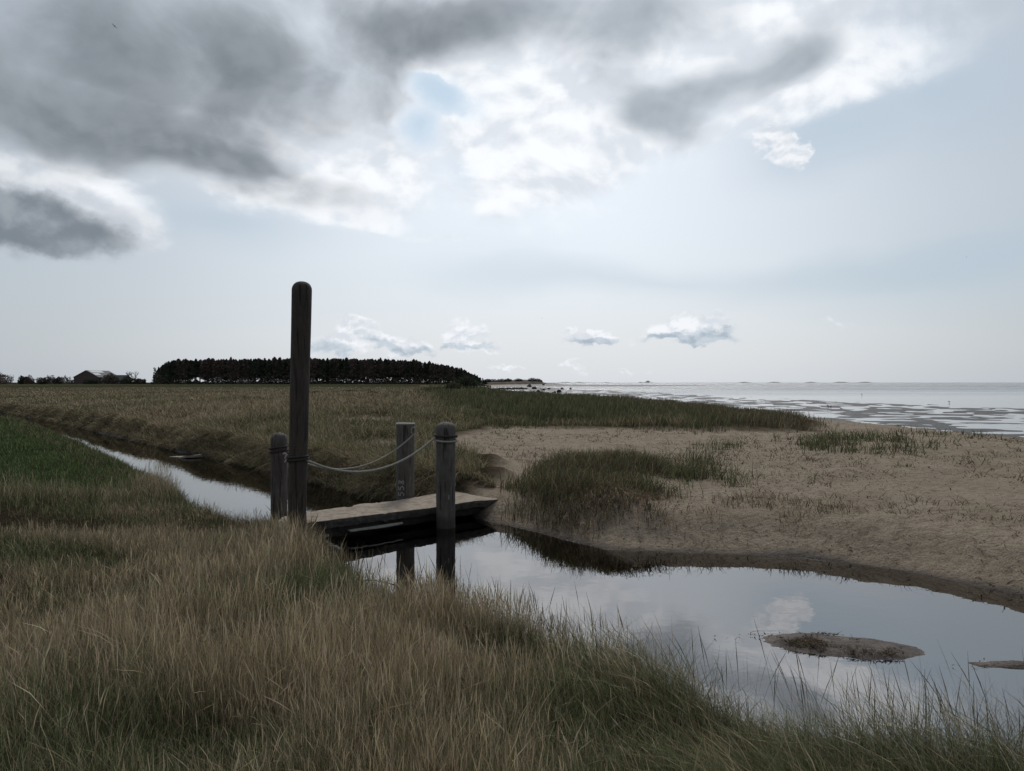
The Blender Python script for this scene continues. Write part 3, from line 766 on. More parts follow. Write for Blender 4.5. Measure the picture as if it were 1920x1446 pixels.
# painted digits 558, reading upwards on the back post
WHITE = simple('old_white_paint', (.42, .41, .39), .4, 90, .8, .1)
def tube_path(pts, r, sides=6, closed=False):
    P = np.array(pts, float); n = len(P)
    T = np.gradient(P, axis=0); T /= np.linalg.norm(T, axis=1)[:, None] + 1e-9
    up = np.array([0, 0, 1.0]); V = []
    for i in range(n):
        a = np.cross(T[i], up)
        if np.linalg.norm(a) < 1e-3: a = np.cross(T[i], [1, 0, 0])
        a /= np.linalg.norm(a); b = np.cross(a, T[i])
        for k in range(sides):
            t = 2 * math.pi * k / sides; V.append(P[i] + r * (a * math.cos(t) + b * math.sin(t)))
    i = np.arange(n - 1)[:, None]; k = np.arange(sides)[None, :]
    q = np.stack([i * sides + k, i * sides + (k + 1) % sides, (i + 1) * sides + (k + 1) % sides, (i + 1) * sides + k], -1).reshape(-1, 4)
    return np.array(V), q
def joinVF(parts):
    Vs, Fs, o = [], [], 0
    for V, Fq in parts: Vs.append(V); Fs.append(Fq + o); o += len(V)
    return np.concatenate(Vs), np.concatenate(Fs)
five = [(.85, 1), (.2, 1), (.16, .58), (.5, .66), (.82, .5), (.86, .28), (.6, .04), (.15, .08)]
eight = [(.5 + .30 * math.sin(t) * (1 if math.cos(t / 2) > 0 else 1), 0) for t in (0,)]
eight = [(.5 + .32 * math.sin(2 * t), .5 + .47 * math.cos(t)) for t in np.linspace(0, 2 * math.pi, 26)]
def dig(path, off):
    # digit turned a quarter left: its top points to the photo's left, it reads upwards
    P = []
    path = np.array(path); t = np.linspace(0, len(path) - 1, 30); path = np.stack([np.interp(t, np.arange(len(path)), path[:, k]) for k in (0, 1)], -1)
    w, h = .062, .085
    vx, vy = -BX, -BY; base = math.atan2(vy, vx)
    for u, v in path:
        zz = off + u * w
        s = -(v - .5) * h - .062             # leftwards over the bark
        a = base + s / .131 * 1.0
        P.append((.1335 * math.cos(base - (-s) / .131 if False else base + (-s) / .131 * -1), .1335 * math.sin(base + (-s) / .131 * -1), zz))
    return tube_path(P, .0062, 5)
z00 = .245 + .4
parts = [dig(five, z00 + .02), dig(five, z00 + .105), dig(eight, z00 + .19)]
V, q = joinVF(parts)
mesh_np('painted_number', V, [q], WHITE, True, parent=back)
# small white fleck on the front post
base = math.atan2(-RY, -RX)
pts = [(.1255 * math.cos(base + .33), .1255 * math.sin(base + .33), z) for z in np.linspace(.78, .84, 6)]
V, q = tube_path(pts, .005, 5); mesh_np('paint_fleck', V, [q], WHITE, True, parent=front)

# ------------------------------------------------------------------ ropes
ROPE = simple('hemp_rope', (.33, .32, .28), .35, 60, .9, .4)
ROPE_DARK = simple('tarred_rope', (.05, .045, .04), .4, 60, .9, .4)
def strands(P, R, pitch, mat, name, parent, nstr=3):
    P = np.array(P, float); s = np.concatenate([[0], np.cumsum(np.linalg.norm(np.diff(P, axis=0), axis=1))])
    m = int(s[-1] / .008); u = np.linspace(0, s[-1], m); Q = np.stack([np.interp(u, s, P[:, k]) for k in range(3)], -1)
    T = np.gradient(Q, axis=0); T /= np.linalg.norm(T, axis=1)[:, None] + 1e-9
    A = np.cross(T, [0, 0, 1.0]); A /= np.linalg.norm(A, axis=1)[:, None] + 1e-9; B = np.cross(A, T)
    parts = []
    for k in range(nstr):
        ph = u / pitch * 2 * math.pi + k * 2 * math.pi / nstr
        parts.append(tube_path(Q + R * .55 * (A * np.cos(ph)[:, None] + B * np.sin(ph)[:, None]), R * .55, 6))
    V, q = joinVF(parts)
    return mesh_np(name, V, [q], mat, True, parent=parent)
def sag(a, b, low, n=60, skew=.45):
    a, b = np.array(a), np.array(b); t = np.linspace(0, 1, n)[:, None]
    P = a * (1 - t) + b * t
    # parabola whose lowest point lies 'low' below the chord
    P[:, 2] -= low * 4 * (t * (1 - t))[:, 0]
    return P
def coil(cx, cy, z, R, turns, pitch, tilt, n=50):
    t = np.linspace(0, turns * 2 * math.pi, int(n * turns))
    return np.stack([cx + R * np.cos(t), cy + R * np.sin(t), z + pitch * t / 6.28 + tilt * np.cos(t + 1)], -1)

r1 = empty('rope', (0, 0, 0)); tag(r1, 'pale twisted rope sagging from the tallest post to the domed post in front', 'rope')
ta = TX + .075 * .38
zt = atY(572, 862, 8.5)[2]; zr = atY(822, 819, 9.65)[2]
strands(sag((ta + .10, 8.47, zt), (RX - .12, 9.66, zr), .275), .0145, .075, ROPE, 'span', r1)
for pth, rr in ((coil(ta - .002, 8.5, zt - .025, .118, 2, .032, .008), .014), (coil(RX, RY, zr - .0, .142, 1, .02, -.012), .016)):
    V, q = tube_path(pth, rr, 7); mesh_np('dark_lashing', V, [q], ROPE_DARK, True, parent=r1)
V, q = tube_path(coil(RX, RY, zr - .055, .141, 1.15, .01, -.016), .014, 7)
mesh_np('pale_lashing', V, [q], ROPE, True, parent=r1)
V, q = tube_path([(ta - .13 + .05 * math.cos(t) * .4, 8.42, zt + .03 + .05 * math.sin(t)) for t in np.linspace(-1.5, 2.2, 14)], .012, 6)
mesh_np('knot', V, [q], ROPE, True, parent=r1)

r2 = empty('rope', (0, 0, 0)); tag(r2, 'thinner grey rope from the short left post to the flat topped post behind', 'rope')
zl = atY(540, 850, 9.2)[2]; zb = atY(778, 812, 10.7)[2]
strands(sag((LX + .09, 9.15, zl), (BX + .14, 10.66, zb - .01), .33), .011, .06, ROPE, 'span', r2)
V, q = tube_path(coil(LX, LY, zl - .01, .108, 2, .045, .01), .013, 7); mesh_np('dark_lashing', V, [q], ROPE_DARK, True, parent=r2)
V, q = tube_path([(BX + .128 + .035 * math.cos(t), 10.66, zb + .035 + .05 * math.sin(t)) for t in np.linspace(-1.57, 4.2, 22)], .010, 6)
mesh_np('loop', V, [q], ROPE, True, parent=r2)
V, q = tube_path([(LX + .10, 9.12, zl - .02), (LX + .13, 9.0, zl - .06), (ta - .115, 8.6, zt + .06), (ta - .12, 8.5, zt - .02)], .012, 6)
mesh_np('tie', V, [q], ROPE_DARK, True, parent=r2)

# ------------------------------------------------------------------ footbridge
def footbridge():
    e = empty('footbridge', (-1.4, 9.8, .0)); tag(e, 'low narrow sand covered footbridge across the ditch', 'footbridge')
    top = simple('sanded_deck', (.36, .30, .24), .3, 30, .95, .9, 60, second=(.25, .21, .165))
    edge = simple('stained_old_concrete', (.085, .08, .072), .5, 12, .9, .8, 30, second=(.05, .048, .045))
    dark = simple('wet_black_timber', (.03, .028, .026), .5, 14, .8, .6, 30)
    pale = simple('bleached_broken_board', (.34, .33, .30), .3, 20, .85, .5, stretch=(1, 1, 1))
    n0 = np.array([-2.72, 8.27]); n1 = np.array([-.2, 10.56]); f0 = np.array([-2.78, 9.08]); f1 = np.array([-.66, 11.52])
    O = np.array([-1.4, 9.8])
    n = 90
    def edgept(a, b, t, seed, amp):
        p = a * (1 - t)[:, None] + b * t[:, None]
        dirv = (b - a) / np.linalg.norm(b - a); nr = np.array([-dirv[1], dirv[0]])
        return p + nr[None] * ((fbm(t * 14, t * 0, seed, 4) - .5) * amp)[:, None]
    t = np.linspace(0, 1, n)
    ne = edgept(n0, n1, t, 201, .07); fe = edgept(f0, f1, t, 202, .10)
    # notch in the far edge where two deck panels meet
    fe[(t > .27) & (t < .31)] += np.array([.02, -.07])
    zt = .262 + .012 * np.sin(t * 7) - .03 * smooth01((t - .86) / .14) - .008 * (np.abs(t - .45) < .006)
    m = 12
    G = np.stack([ne * (1 - u) + fe * u for u in np.linspace(0, 1, m)], 1)     # n,m,2
    Z = zt[:, None] + (fbm(G[..., 0] * 6, G[..., 1] * 6, 203, 4) - .5) * .016
    Z[:, 0] -= .008; Z[:, -1] -= .008
    V = np.concatenate([np.concatenate([G - O, Z[..., None]], -1).reshape(-1, 3)])
    i = np.arange(n - 1)[:, None]; j = np.arange(m - 1)[None]
    q = np.stack([i * m + j, (i + 1) * m + j, (i + 1) * m + j + 1, i * m + j + 1], -1).reshape(-1, 4)
    mesh_np('deck', V, [q], top, True, parent=e)
    def skirt(E, zt_, zb_, inset, mat, name, other, rough=.01):
        c = (E + other) / 2; dv = (c - E); dv /= np.linalg.norm(dv, axis=1)[:, None]
        rows = []
        for k, (z, ins) in enumerate(((zt_, inset), (zt_ * .65 + zb_ * .35, inset - .004), (zt_ * .3 + zb_ * .7, inset + .003), (zb_, inset + .012))):
            jit = (fbm(t * 40 + k * 3, t * 0 + k, 210, 3) - .5) * rough * 2 * (k > 0)
            zz = z + (fbm(t * 25, t * 0 + k * 7, 215, 3) - .5) * rough * 2.2 * (k > 0)
            rows.append(np.concatenate([E + dv * (ins + jit)[:, None] - O, zz[:, None]], -1))
        rows.append(np.concatenate([c - O, rows[-1][:, 2:3]], -1))
        V = np.stack(rows, 1).reshape(-1, 3); mm = len(rows)
        j = np.arange(mm - 1)[None]
        return mesh_np(name, V, [np.stack([i * mm + j, i * mm + j + 1, (i + 1) * mm + j + 1, (i + 1) * mm + j], -1).reshape(-1, 4)], mat, False, parent=e)
    one = np.ones(n)
    o = skirt(ne, zt - .006, zt - .10, .002, edge, 'slab_edge', fe, .012); o['label'] = 'cracked slab edge facing the pool'
    skirt(fe, zt - .006, zt - .10, .002, edge, 'slab_edge', ne, .012)
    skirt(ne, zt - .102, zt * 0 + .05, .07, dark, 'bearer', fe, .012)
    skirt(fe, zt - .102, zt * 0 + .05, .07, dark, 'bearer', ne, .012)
    # broken pale boards sticking out below the slab edge
    def board(pts, z, thick, out):
        bm = bmesh.new(); lo = []; hi = []
        for (tt, o_) in pts:
            p = n0 * (1 - tt) + n1 * tt; dirv = (n1 - n0) / np.linalg.norm(n1 - n0); nr = np.array([dirv[1], -dirv[0]])
            p = p + nr * o_ - O; w = (random.random() - .5) * .012
            lo.append(bm.verts.new((p[0], p[1], z + w))); hi.append(bm.verts.new((p[0], p[1], z + thick + w)))
        bm.faces.new(hi); bm.faces.new(lo[::-1])
        for a in range(len(lo)):
            b = (a + 1) % len(lo); bm.faces.new((lo[a], lo[b], hi[b], hi[a]))
        bmesh.ops.recalc_face_normals(bm, faces=bm.faces)
        bmesh.ops.triangulate(bm, faces=bm.faces)
        return obj('broken_board', bm, pale, e)
    board([(.30, -.04), (.30, .03), (.34, .055), (.365, .04), (.37, .06), (.41, .07), (.44, .055), (.475, .06), (.49, .04), (.52, .03), (.53, -.04)], .098, .016, 0)
    board([(.06, -.04), (.06, .07), (.10, .09), (.15, .085), (.17, .05), (.20, .06), (.215, .03), (.22, -.04)], .082, .018, 0)
    # sheet-piled abutment face at the near bank
    bm = bmesh.new()
    a = np.array([-1.78, 7.62]); b = np.array([-2.35, 8.62]); nb = 9
    dv = (b - a); ln = np.linalg.norm(dv); dv /= ln; nr = np.array([dv[1], -dv[0]])
    for k in range(nb):
        p0 = a + dv * ln * k / nb; p1 = a + dv * ln * (k + .93) / nb; th = .045 + .008 * random.random(); tp = .15 + .03 * random.random()
        vs = []
        for z in (-.3, tp):
            for p in (p0, p1, p1 + nr * th, p0 + nr * th): vs.append(bm.verts.new((p[0] - O[0], p[1] - O[1], z)))
        for f in ((3, 2, 1, 0), (4, 5, 6, 7), (0, 1, 5, 4), (1, 2, 6, 5), (2, 3, 7, 6), (3, 0, 4, 7)): bm.faces.new([vs[i_] for i_ in f])
    bmesh.ops.recalc_face_normals(bm, faces=bm.faces)
    obj('plank_abutment', bm, dark, e)
footbridge()

# pale drift board in the ditch
def drift():
    bm = bmesh.new(); x, y = at(347, 857, .02)
    pts = [(-.42, .02), (-.2, -.06), (-.08, -.09), (-.03, -.16), (.12, -.13), (.3, -.07), (.42, .0), (.3, .1), (0, .12), (-.25, .09)]
    lo = [bm.verts.new((a, b * 1.6, -.01 + .03 * (a > 0))) for a, b in pts]; hi = [bm.verts.new((a, b * 1.6, .03 + .045 * (a > 0))) for a, b in pts]
    bm.faces.new(hi); bm.faces.new(lo[::-1])
    for a in range(len(pts)):
        b = (a + 1) % len(pts); bm.faces.new((lo[a], lo[b], hi[b], hi[a]))
    bmesh.ops.recalc_face_normals(bm, faces=bm.faces); bmesh.ops.triangulate(bm, faces=bm.faces)
    o = obj('driftwood_board', bm, simple('bleached_drift', (.26, .23, .19), .3, 12, .8, .4)); o.location = (x, y, 0)
    tag(o, 'pale split board lying in the ditch at the foot of the far bank', 'driftwood')
drift()

# ------------------------------------------------------------------ trees
BARK = simple('dark_bark', (.07, .055, .045), .4, 4, .9, 0)
def leaf_quads(P, size, flat=.5):
    n = len(P)
    a = rng.normal(0, 1, (n, 3)); a[:, 2] *= flat; a /= np.linalg.norm(a, axis=1)[:, None]
    b = rng.normal(0, 1, (n, 3)); b -= a * (a * b).sum(1)[:, None]; b /= np.linalg.norm(b, axis=1)[:, None]
    s = (size * rng.uniform(.5, 1.2, n))[:, None]
    V = np.stack([P - a * s, P - b * s * .45, P + a * s, P + b * s * .45], 1).reshape(-1, 3)
    return V, np.arange(n * 4).reshape(-1, 4)

def trunk_mesh(h, r, lean=0, seg=6, nz=6):
    V = []
    for i in range(nz + 1):
        t = i / nz
        for k in range(seg):
            a = 2 * math.pi * k / seg; V.append((r * (1 - .75 * t) * math.cos(a) + lean * t * t, r * (1 - .75 * t) * math.sin(a), h * t))
    i = np.arange(nz)[:, None]; k = np.arange(seg)[None]
    return np.array(V), np.stack([i * seg + k, i * seg + (k + 1) % seg, (i + 1) * seg + (k + 1) % seg, (i + 1) * seg + k], -1).reshape(-1, 4)

def conifer_proto(H, W, base, pointed, names, w, n=900):
    """crown of whorled boughs; base = bare fraction of trunk"""
    parts = []
    t = rng.random(n) ** .85
    z = H * (base + (1 - base) * t)
    prof = (1 - t) ** (.68 if pointed else .45) * smooth01(t / .16 + .35)
    nb = 60
    ba = rng.random(nb) * 6.28; bt = rng.random(nb)
    i = np.argmin(np.abs(t[:, None] - bt[None]) + rng.random((n, nb)) * .16, 1)
    ang = ba[i] + rng.normal(0, .22, n); rad = W * prof * np.sqrt(rng.random(n)) * rng.uniform(.65, 1.15, nb)[i]
    P = np.stack([rad * np.cos(ang), rad * np.sin(ang), z - .12 * rad + rng.normal(0, .12, n)], -1)
    V, q = leaf_quads(P, H * .034, .45)
    col = np.repeat(palette(names, w, n), 4, 0)
    me = mesh_np('crown', V, [q], LEAF, False, col)
    tv, tq = trunk_mesh(H * .96, H * .014, rng.normal(0, H * .01))
    tm = mesh_np('trunk', tv, [tq], BARK, True)
    # dead lower boughs
    return me, tm

def as_thing(name, crown, trunk, loc, s, label, cat, group):
    e = empty(name, loc, rng.uniform(0, 6.28)); e.scale = s
    tag(e, label, cat, group)
    for p in (crown, trunk):
        if p is None: continue
        c = p.copy(); C.objects.link(c); c.parent = e
    return e

PAL.update(pine=(.058, .07, .055), pine2=(.08, .092, .068), larch=(.15, .115, .10), bare=(.17, .135, .12), gorse=(.075, .08, .055))
def wood():
    protos = []
    for k in range(4): protos.append(conifer_proto(17, 3.6, [.18, .3, .36, .24][k], True, ['pine', 'pine2'], [3, 2], 1700))
    for k in range(3): protos.append(conifer_proto(16, 4.2, [.3, .4, .22][k], False, ['pine', 'larch', 'bare'], [1.5, 3, 1.5], 1500))
    edge = [conifer_proto(15, 3.6, .03, True, ['pine', 'pine2'], [3, 1], 1000) for _ in range(2)]
    top = [(288, 700), (296, 688), (305, 680), (315, 675), (340, 672), (400, 671), (480, 671), (560, 669), (640, 670), (720, 672), (780, 674), (815, 678), (845, 684), (870, 691), (890, 699), (902, 706), (912, 712)]
    xs = np.array([p[0] for p in top]); ys = np.array([p[1] for p in top])
    lab = ['dark green pine standing in the far wood', 'brownish bare larch standing in the far wood', 'dense dark fir at the outer end of the far wood']
    cnt = 0
    for row in range(3):
        px = 288 + row * 1.7
        while px < 912:
            Y = 505 + row * 13 + rng.uniform(-4, 4)
            yt = np.interp(px, xs, ys) + rng.normal(2.6, 1.0) - 2.6 * (rng.random() < .06) + row * .4
            X = (px - CX) / F * Y; z0 = .55
            H = CAMZ - (yt - HZ) / F * Y - z0
            if H > 1.2:
                ends = px < 318 or px > 872
                if ends: c, t = edge[rng.integers(2)]; h0 = 15; l = 2
                else:
                    k = rng.integers(7); c, t = protos[k]; h0 = 17 if k < 4 else 16; l = 0 if k < 4 else 1
                s = H / h0
                as_thing('conifer_tree', c, t, (X, Y, z0 - .2), (max(s, .5) * rng.uniform(.85, 1.15), max(s, .5) * rng.uniform(.85, 1.15), s), lab[l], 'tree', ['dark pines of the far wood', 'brown larches of the far wood', 'firs closing the ends of the far wood'][l])
                cnt += 1
            px += rng.uniform(5.2, 11.0) * (.62 if px > 860 else 1)
    for pr in protos + edge:
        for o in pr: bpy.data.objects.remove(o)
    # the body of the wood behind the front trees
    n = 60000
    px = rng.uniform(292, 900, n); Y = rng.uniform(548, 575, n); yt = np.interp(px, xs, ys) + 3 + 5 * fbm(px * .12, Y * .15, 225, 3)
    Ht = CAMZ - (yt - HZ) / F * Y; lo = .5 + Ht * (.10 + .42 * fbm(px * .06, px * 0, 226, 3))
    P = np.stack([(px - CX) / F * Y, Y, lo + (Ht - lo) * rng.random(n) ** .8], -1); P = P[Ht > 2.5]
    V, q = leaf_quads(P, .62, .7)
    tag(mesh_np('wood_mass', V, [q], LEAF, False, np.repeat(palette(['pine', 'larch', 'pine2', 'bare'], [3, 2, 2, 1], len(P)), 4, 0)), 'dark inner mass of the far pine wood behind its front trees', 'wood', kind='stuff')
    # undergrowth: one tangled mass along the foot of the wood
    n = 32000
    px = rng.uniform(288, 908, n); Y = 500 + rng.uniform(-4, 34, n)
    hmax = (1.6 + 6.0 * smooth01((fbm(px * .05, px * 0, 221, 4) - .2) * 2.4)) * np.where(px < 330, 1.8, 1) * np.where(px > 800, .8, 1) * smooth01((912 - px) / 40)
    P = np.stack([(px - CX) / F * Y, Y, .4 + hmax * rng.random(n) ** 1.3], -1)
    V, q = leaf_quads(P, .65, .8)
    col = np.repeat(palette(['pine', 'larch', 'gorse', 'dead'], [3, 2, 2, .6], n), 4, 0)
    tag(mesh_np('undergrowth', V, [q], LEAF, False, col), 'dark scrub filling the foot of the far pine wood', 'undergrowth', kind='stuff')
wood()

def bare_tree_mesh(H, spread, seed, density=1.0):
    rs = random.Random(seed); parts = []
    def branch(p, d, l, r, depth):
        n = 4; pts = [p]
        for i in range(n):
            d = (d + Vector((rs.gauss(0, .13), rs.gauss(0, .13), rs.gauss(.04, .08)))).normalized()
            pts.append(pts[-1] + d * l / n)
        parts.append(tube_path([tuple(q) for q in pts], r, 4))
        if depth == 0: return
        for i in range(rs.randint(3, 4)):
            q = pts[rs.randint(2, n)]
            nd = (d + Vector((rs.gauss(0, spread), rs.gauss(0, spread), rs.uniform(-.1, .5)))).normalized()
            branch(q, nd, l * rs.uniform(.55, .8), r * .6, depth - 1)
    branch(Vector((0, 0, 0)), Vector((0, 0, 1)), H * .36, H * .02, 4)
    tr = joinVF(parts[:1]); cr = joinVF(parts[1:])
    return tr, cr
TWIG = simple('grey_brown_twigs', (.10, .082, .07), .3, 3, .9, 0)

def far_left():
    Y = 560.0
    def X(px, Y=Y): return (px - CX) / F * Y
    def zz(py, Y=Y): return CAMZ - (py - HZ) / F * Y
    # bare trees
    for i, (px, top, lab) in enumerate(((6, 697, 'bare tree at the far left edge behind the brown thicket'), (54, 704, 'small bare tree just right of the brown thicket'), (92, 703, 'bare tree standing between the white walled cottage and the brown thicket'),
                                    (112, 702, 'bare tree nearer the barn above the white walled cottage'), (126, 702, 'bare tree touching the left eave of the barn'), (246, 694, 'bare tree right of the farmhouse, left one of a pair'),
                                    (261, 695, 'bare tree right of the farmhouse, right one of a pair'), (62, 706, 'slim bare tree beside the round evergreen'))):
        H = zz(top) - .4
        tr, cr = bare_tree_mesh(H * 1.12, .55, 300 + i)
        e = empty('bare_tree', (X(px), Y + rng.uniform(-8, 8), .4)); tag(e, lab, 'tree', 'bare trees around the farm')
        mesh_np('trunk', tr[0], [tr[1]], TWIG, True, parent=e); mesh_np('crown', cr[0], [cr[1]], TWIG, True, parent=e)
    # bushes
    for i, (px, w, top, names, lab) in enumerate(((25, 26, 699, ['bare', 'larch'], 'wide brown leafless thicket at the far left'), (68, 10, 705, ['pine', 'gorse'], 'round dark evergreen bush left of the cottage'),
                                       (101, 15, 707, ['gorse', 'bare'], 'bushy hedge in front of the cottage'), (126, 10, 708, ['pine', 'bare'], 'dark bush at the left foot of the barn'), (80, 8, 710, ['bare', 'larch'], 'low brown bush between evergreen and cottage'),
                                       (226, 14, 701, ['gorse', 'bare'], 'rounded shrub tree covering the farmhouse end'), (257, 19, 707, ['pine', 'gorse'], 'long dark hedge under the pair of bare trees'), (281, 10, 710, ['gorse', 'bare'], 'low bush beside the left end of the wood'), (190, 14, 711, ['pine', 'gorse'], 'low bush in front of the farmhouse wall'), (2, 8, 703, ['bare', 'gorse'], 'brown bush cut by the left picture edge'))):
        n = 1800; u = rng.normal(0, 1, (n, 3)); u /= np.linalg.norm(u, axis=1)[:, None]; u *= rng.random((n, 1)) ** .33
        lum = 1 + .25 * np.sin(u[:, :1] * 5 + i) * np.cos(u[:, 2:] * 4)
        H = zz(top) - .2; W = w / F * Y
        P = u * lum * np.array([W, W * .6, H * .55]); P[:, 2] += H * .42
        P = P[P[:, 2] > 0]; V, q = leaf_quads(P, .55, .8)
        e = empty('bush', (X(px), Y - 14 + rng.uniform(-4, 4), .2)); tag(e, lab, 'bush', 'bushes around the farm')
        mesh_np('foliage', V, [q], LEAF, False, np.repeat(palette(names, [1, 1], len(P)), 4, 0), e)
        tv, tq = trunk_mesh(H * .6, .2); mesh_np('stem', tv, [tq], BARK, True, parent=e)
    # low broken hedgerow that joins the far left together
    n = 15000; px = rng.uniform(-20, 292, n); Yh = Y + rng.uniform(2, 40, n)
    hm = (.8 + 6.5 * smooth01((fbm(px * .07, px * 0, 251, 4) - .34) * 2.4)) * np.where((px > 128) & (px < 190), .6, 1)
    P = np.stack([(px - CX) / F * Yh, Yh, .3 + hm * rng.random(n) ** 1.4], -1); V, q = leaf_quads(P, .5, .8)
    tag(mesh_np('hedgerow', V, [q], LEAF, False, np.repeat(palette(['gorse', 'bare', 'pine', 'larch'], [2, 2, 2, 1], n), 4, 0)), 'low broken line of dark hedgerow scrub behind the farm', 'hedgerow', kind='stuff')
    # barn: long roof seen from its gable end
    wall = simple('dark_brick_wall', (.10, .082, .075), .3, 1.2, .9, 0); roof = simple('dark_corrugated_roof', (.075, .075, .08), .25, .8, .7, 0)
    sky_p = simple('pale_roof_sheet', (.5, .52, .55), .2, .5, .3, 0, spec=.6); white = simple('white_wash', (.75, .74, .71), .1, 2, .8, 0)
    glass = simple('dark_window', (.03, .035, .04), .2, 2, .15, 0, spec=.6)
    def gable(name, cx, cy, w, l, eave, ridge, wallm, roofm, label, cat, rz=0.0, over=.5):
        e = empty(name, (cx, cy, .3), rz); tag(e, label, cat)
        bm = bmesh.new(); hw = w / 2; hl = l / 2
        P = [(-hw, 0), (hw, 0), (hw, eave), (0, ridge), (-hw, eave)]
        a = [bm.verts.new((x, -hl, z)) for x, z in P]; b = [bm.verts.new((x, hl, z)) for x, z in P]
        bm.faces.new(a); bm.faces.new(b[::-1])
        for i in (0, 1, 4): bm.faces.new((a[i], b[i], b[(i + 1) % 5], a[(i + 1) % 5]))
        bmesh.ops.recalc_face_normals(bm, faces=bm.faces); obj('wall', bm, wallm, e)
        bm = bmesh.new(); sl = (ridge - eave) / hw
        for s in (-1, 1):
            vs = []
            for z_ in (.05, .3):
                for (x, y) in ((0, -hl - over), (0, hl + over), (s * (hw + over), hl + over), (s * (hw + over), -hl - over)):
                    vs.append(bm.verts.new((x, y, ridge - abs(x) * sl + z_)))
            for f in ((3, 2, 1, 0), (4, 5, 6, 7), (0, 1, 5, 4), (1, 2, 6, 5), (2, 3, 7, 6), (3, 0, 4, 7)): bm.faces.new([vs[i] for i in f])
        bmesh.ops.recalc_face_normals(bm, faces=bm.faces); r = obj('roof', bm, roofm, e)
        return e, r
    def panel(par, x0, x1, y0, y1, ridge, sl, mat, name):
        bm = bmesh.new(); vs = []
        for z_ in (.32, .38):
            for (x, y) in ((x0, y0), (x0, y1), (x1, y1), (x1, y0)): vs.append(bm.verts.new((x, y, ridge - abs(x) * sl + z_)))
        for f in ((3, 2, 1, 0), (4, 5, 6, 7), (0, 1, 5, 4), (1, 2, 6, 5), (2, 3, 7, 6), (3, 0, 4, 7)): bm.faces.new([vs[i] for i in f])
        bmesh.ops.recalc_face_normals(bm, faces=bm.faces); return obj(name, bm, mat, par)
    def box(par, name, x0, x1, y0, y1, z0, z1, mat):
        bm = bmesh.new(); vs = [bm.verts.new((x, y, z)) for z in (z0, z1) for x, y in ((x0, y0), (x1, y0), (x1, y1), (x0, y1))]
        for f in ((3, 2, 1, 0), (4, 5, 6, 7), (0, 1, 5, 4), (1, 2, 6, 5), (2, 3, 7, 6), (3, 0, 4, 7)): bm.faces.new([vs[i] for i in f])
        bmesh.ops.recalc_face_normals(bm, faces=bm.faces); return obj(name, bm, mat, par)
    # gable front spans 133..180 px, body runs back to the right
    ez, rz_ = zz(707.5) - .3, zz(695) - .3
    w = 47 / F * Y
    e, r = gable('barn', X(157) + 1.5, Y + 16, w, 30, ez, rz_, wall, roof, 'large dark barn with pale panels on its roof at the far left', 'barn', rz=-.02)
    sl = (rz_ - ez) / (w / 2)
    panel(r, .5, 3.2, -13, 4, rz_, sl, sky_p, 'skylight'); panel(r, 4.2, 6.6, -14, -6, rz_, sl, sky_p, 'skylight')
    box(e, 'barn_door', -2.2, 2.2, -15.18, -15.01, 0, 3.6, simple('dark_door', (.05, .05, .05), .2, 1, .8, 0))
    H2 = zz(704) - .3
    e, r = gable('farmhouse', X(213), Y + 4, 9, 18, 3.0, H2, wall, roof, 'long low farmhouse with a chimney between barn and bare trees', 'house', rz=math.pi / 2)
    box(r, 'chimney', -.5, .5, 3.2, 4.2, H2 - .6, H2 + 1.3, wall)
    for yy in (-5.5, -1.5, 2.5, 6):
        wd = box(e, 'window', -4.56, -4.505, yy, yy + 1.3, 1.0, 2.3, white); box(wd, 'pane', -4.60, -4.565, yy + .15, yy + 1.15, 1.12, 2.18, glass)
    for cx, lab in ((53, 'small white walled cottage right of the brown thicket'), (103, 'longer white walled cottage under the bare trees')):
        ww = (9 if cx > 60 else 5) / F * Y * 1.6
        e, r = gable('cottage', X(cx), Y - 2, 6, ww, 1.9, 4.2, white, roof, lab, 'cottage', rz=math.pi / 2, over=.3)
        box(e, 'door', -3.06, -3.005, -.5, .5, 0, 1.7, glass)
far_left()

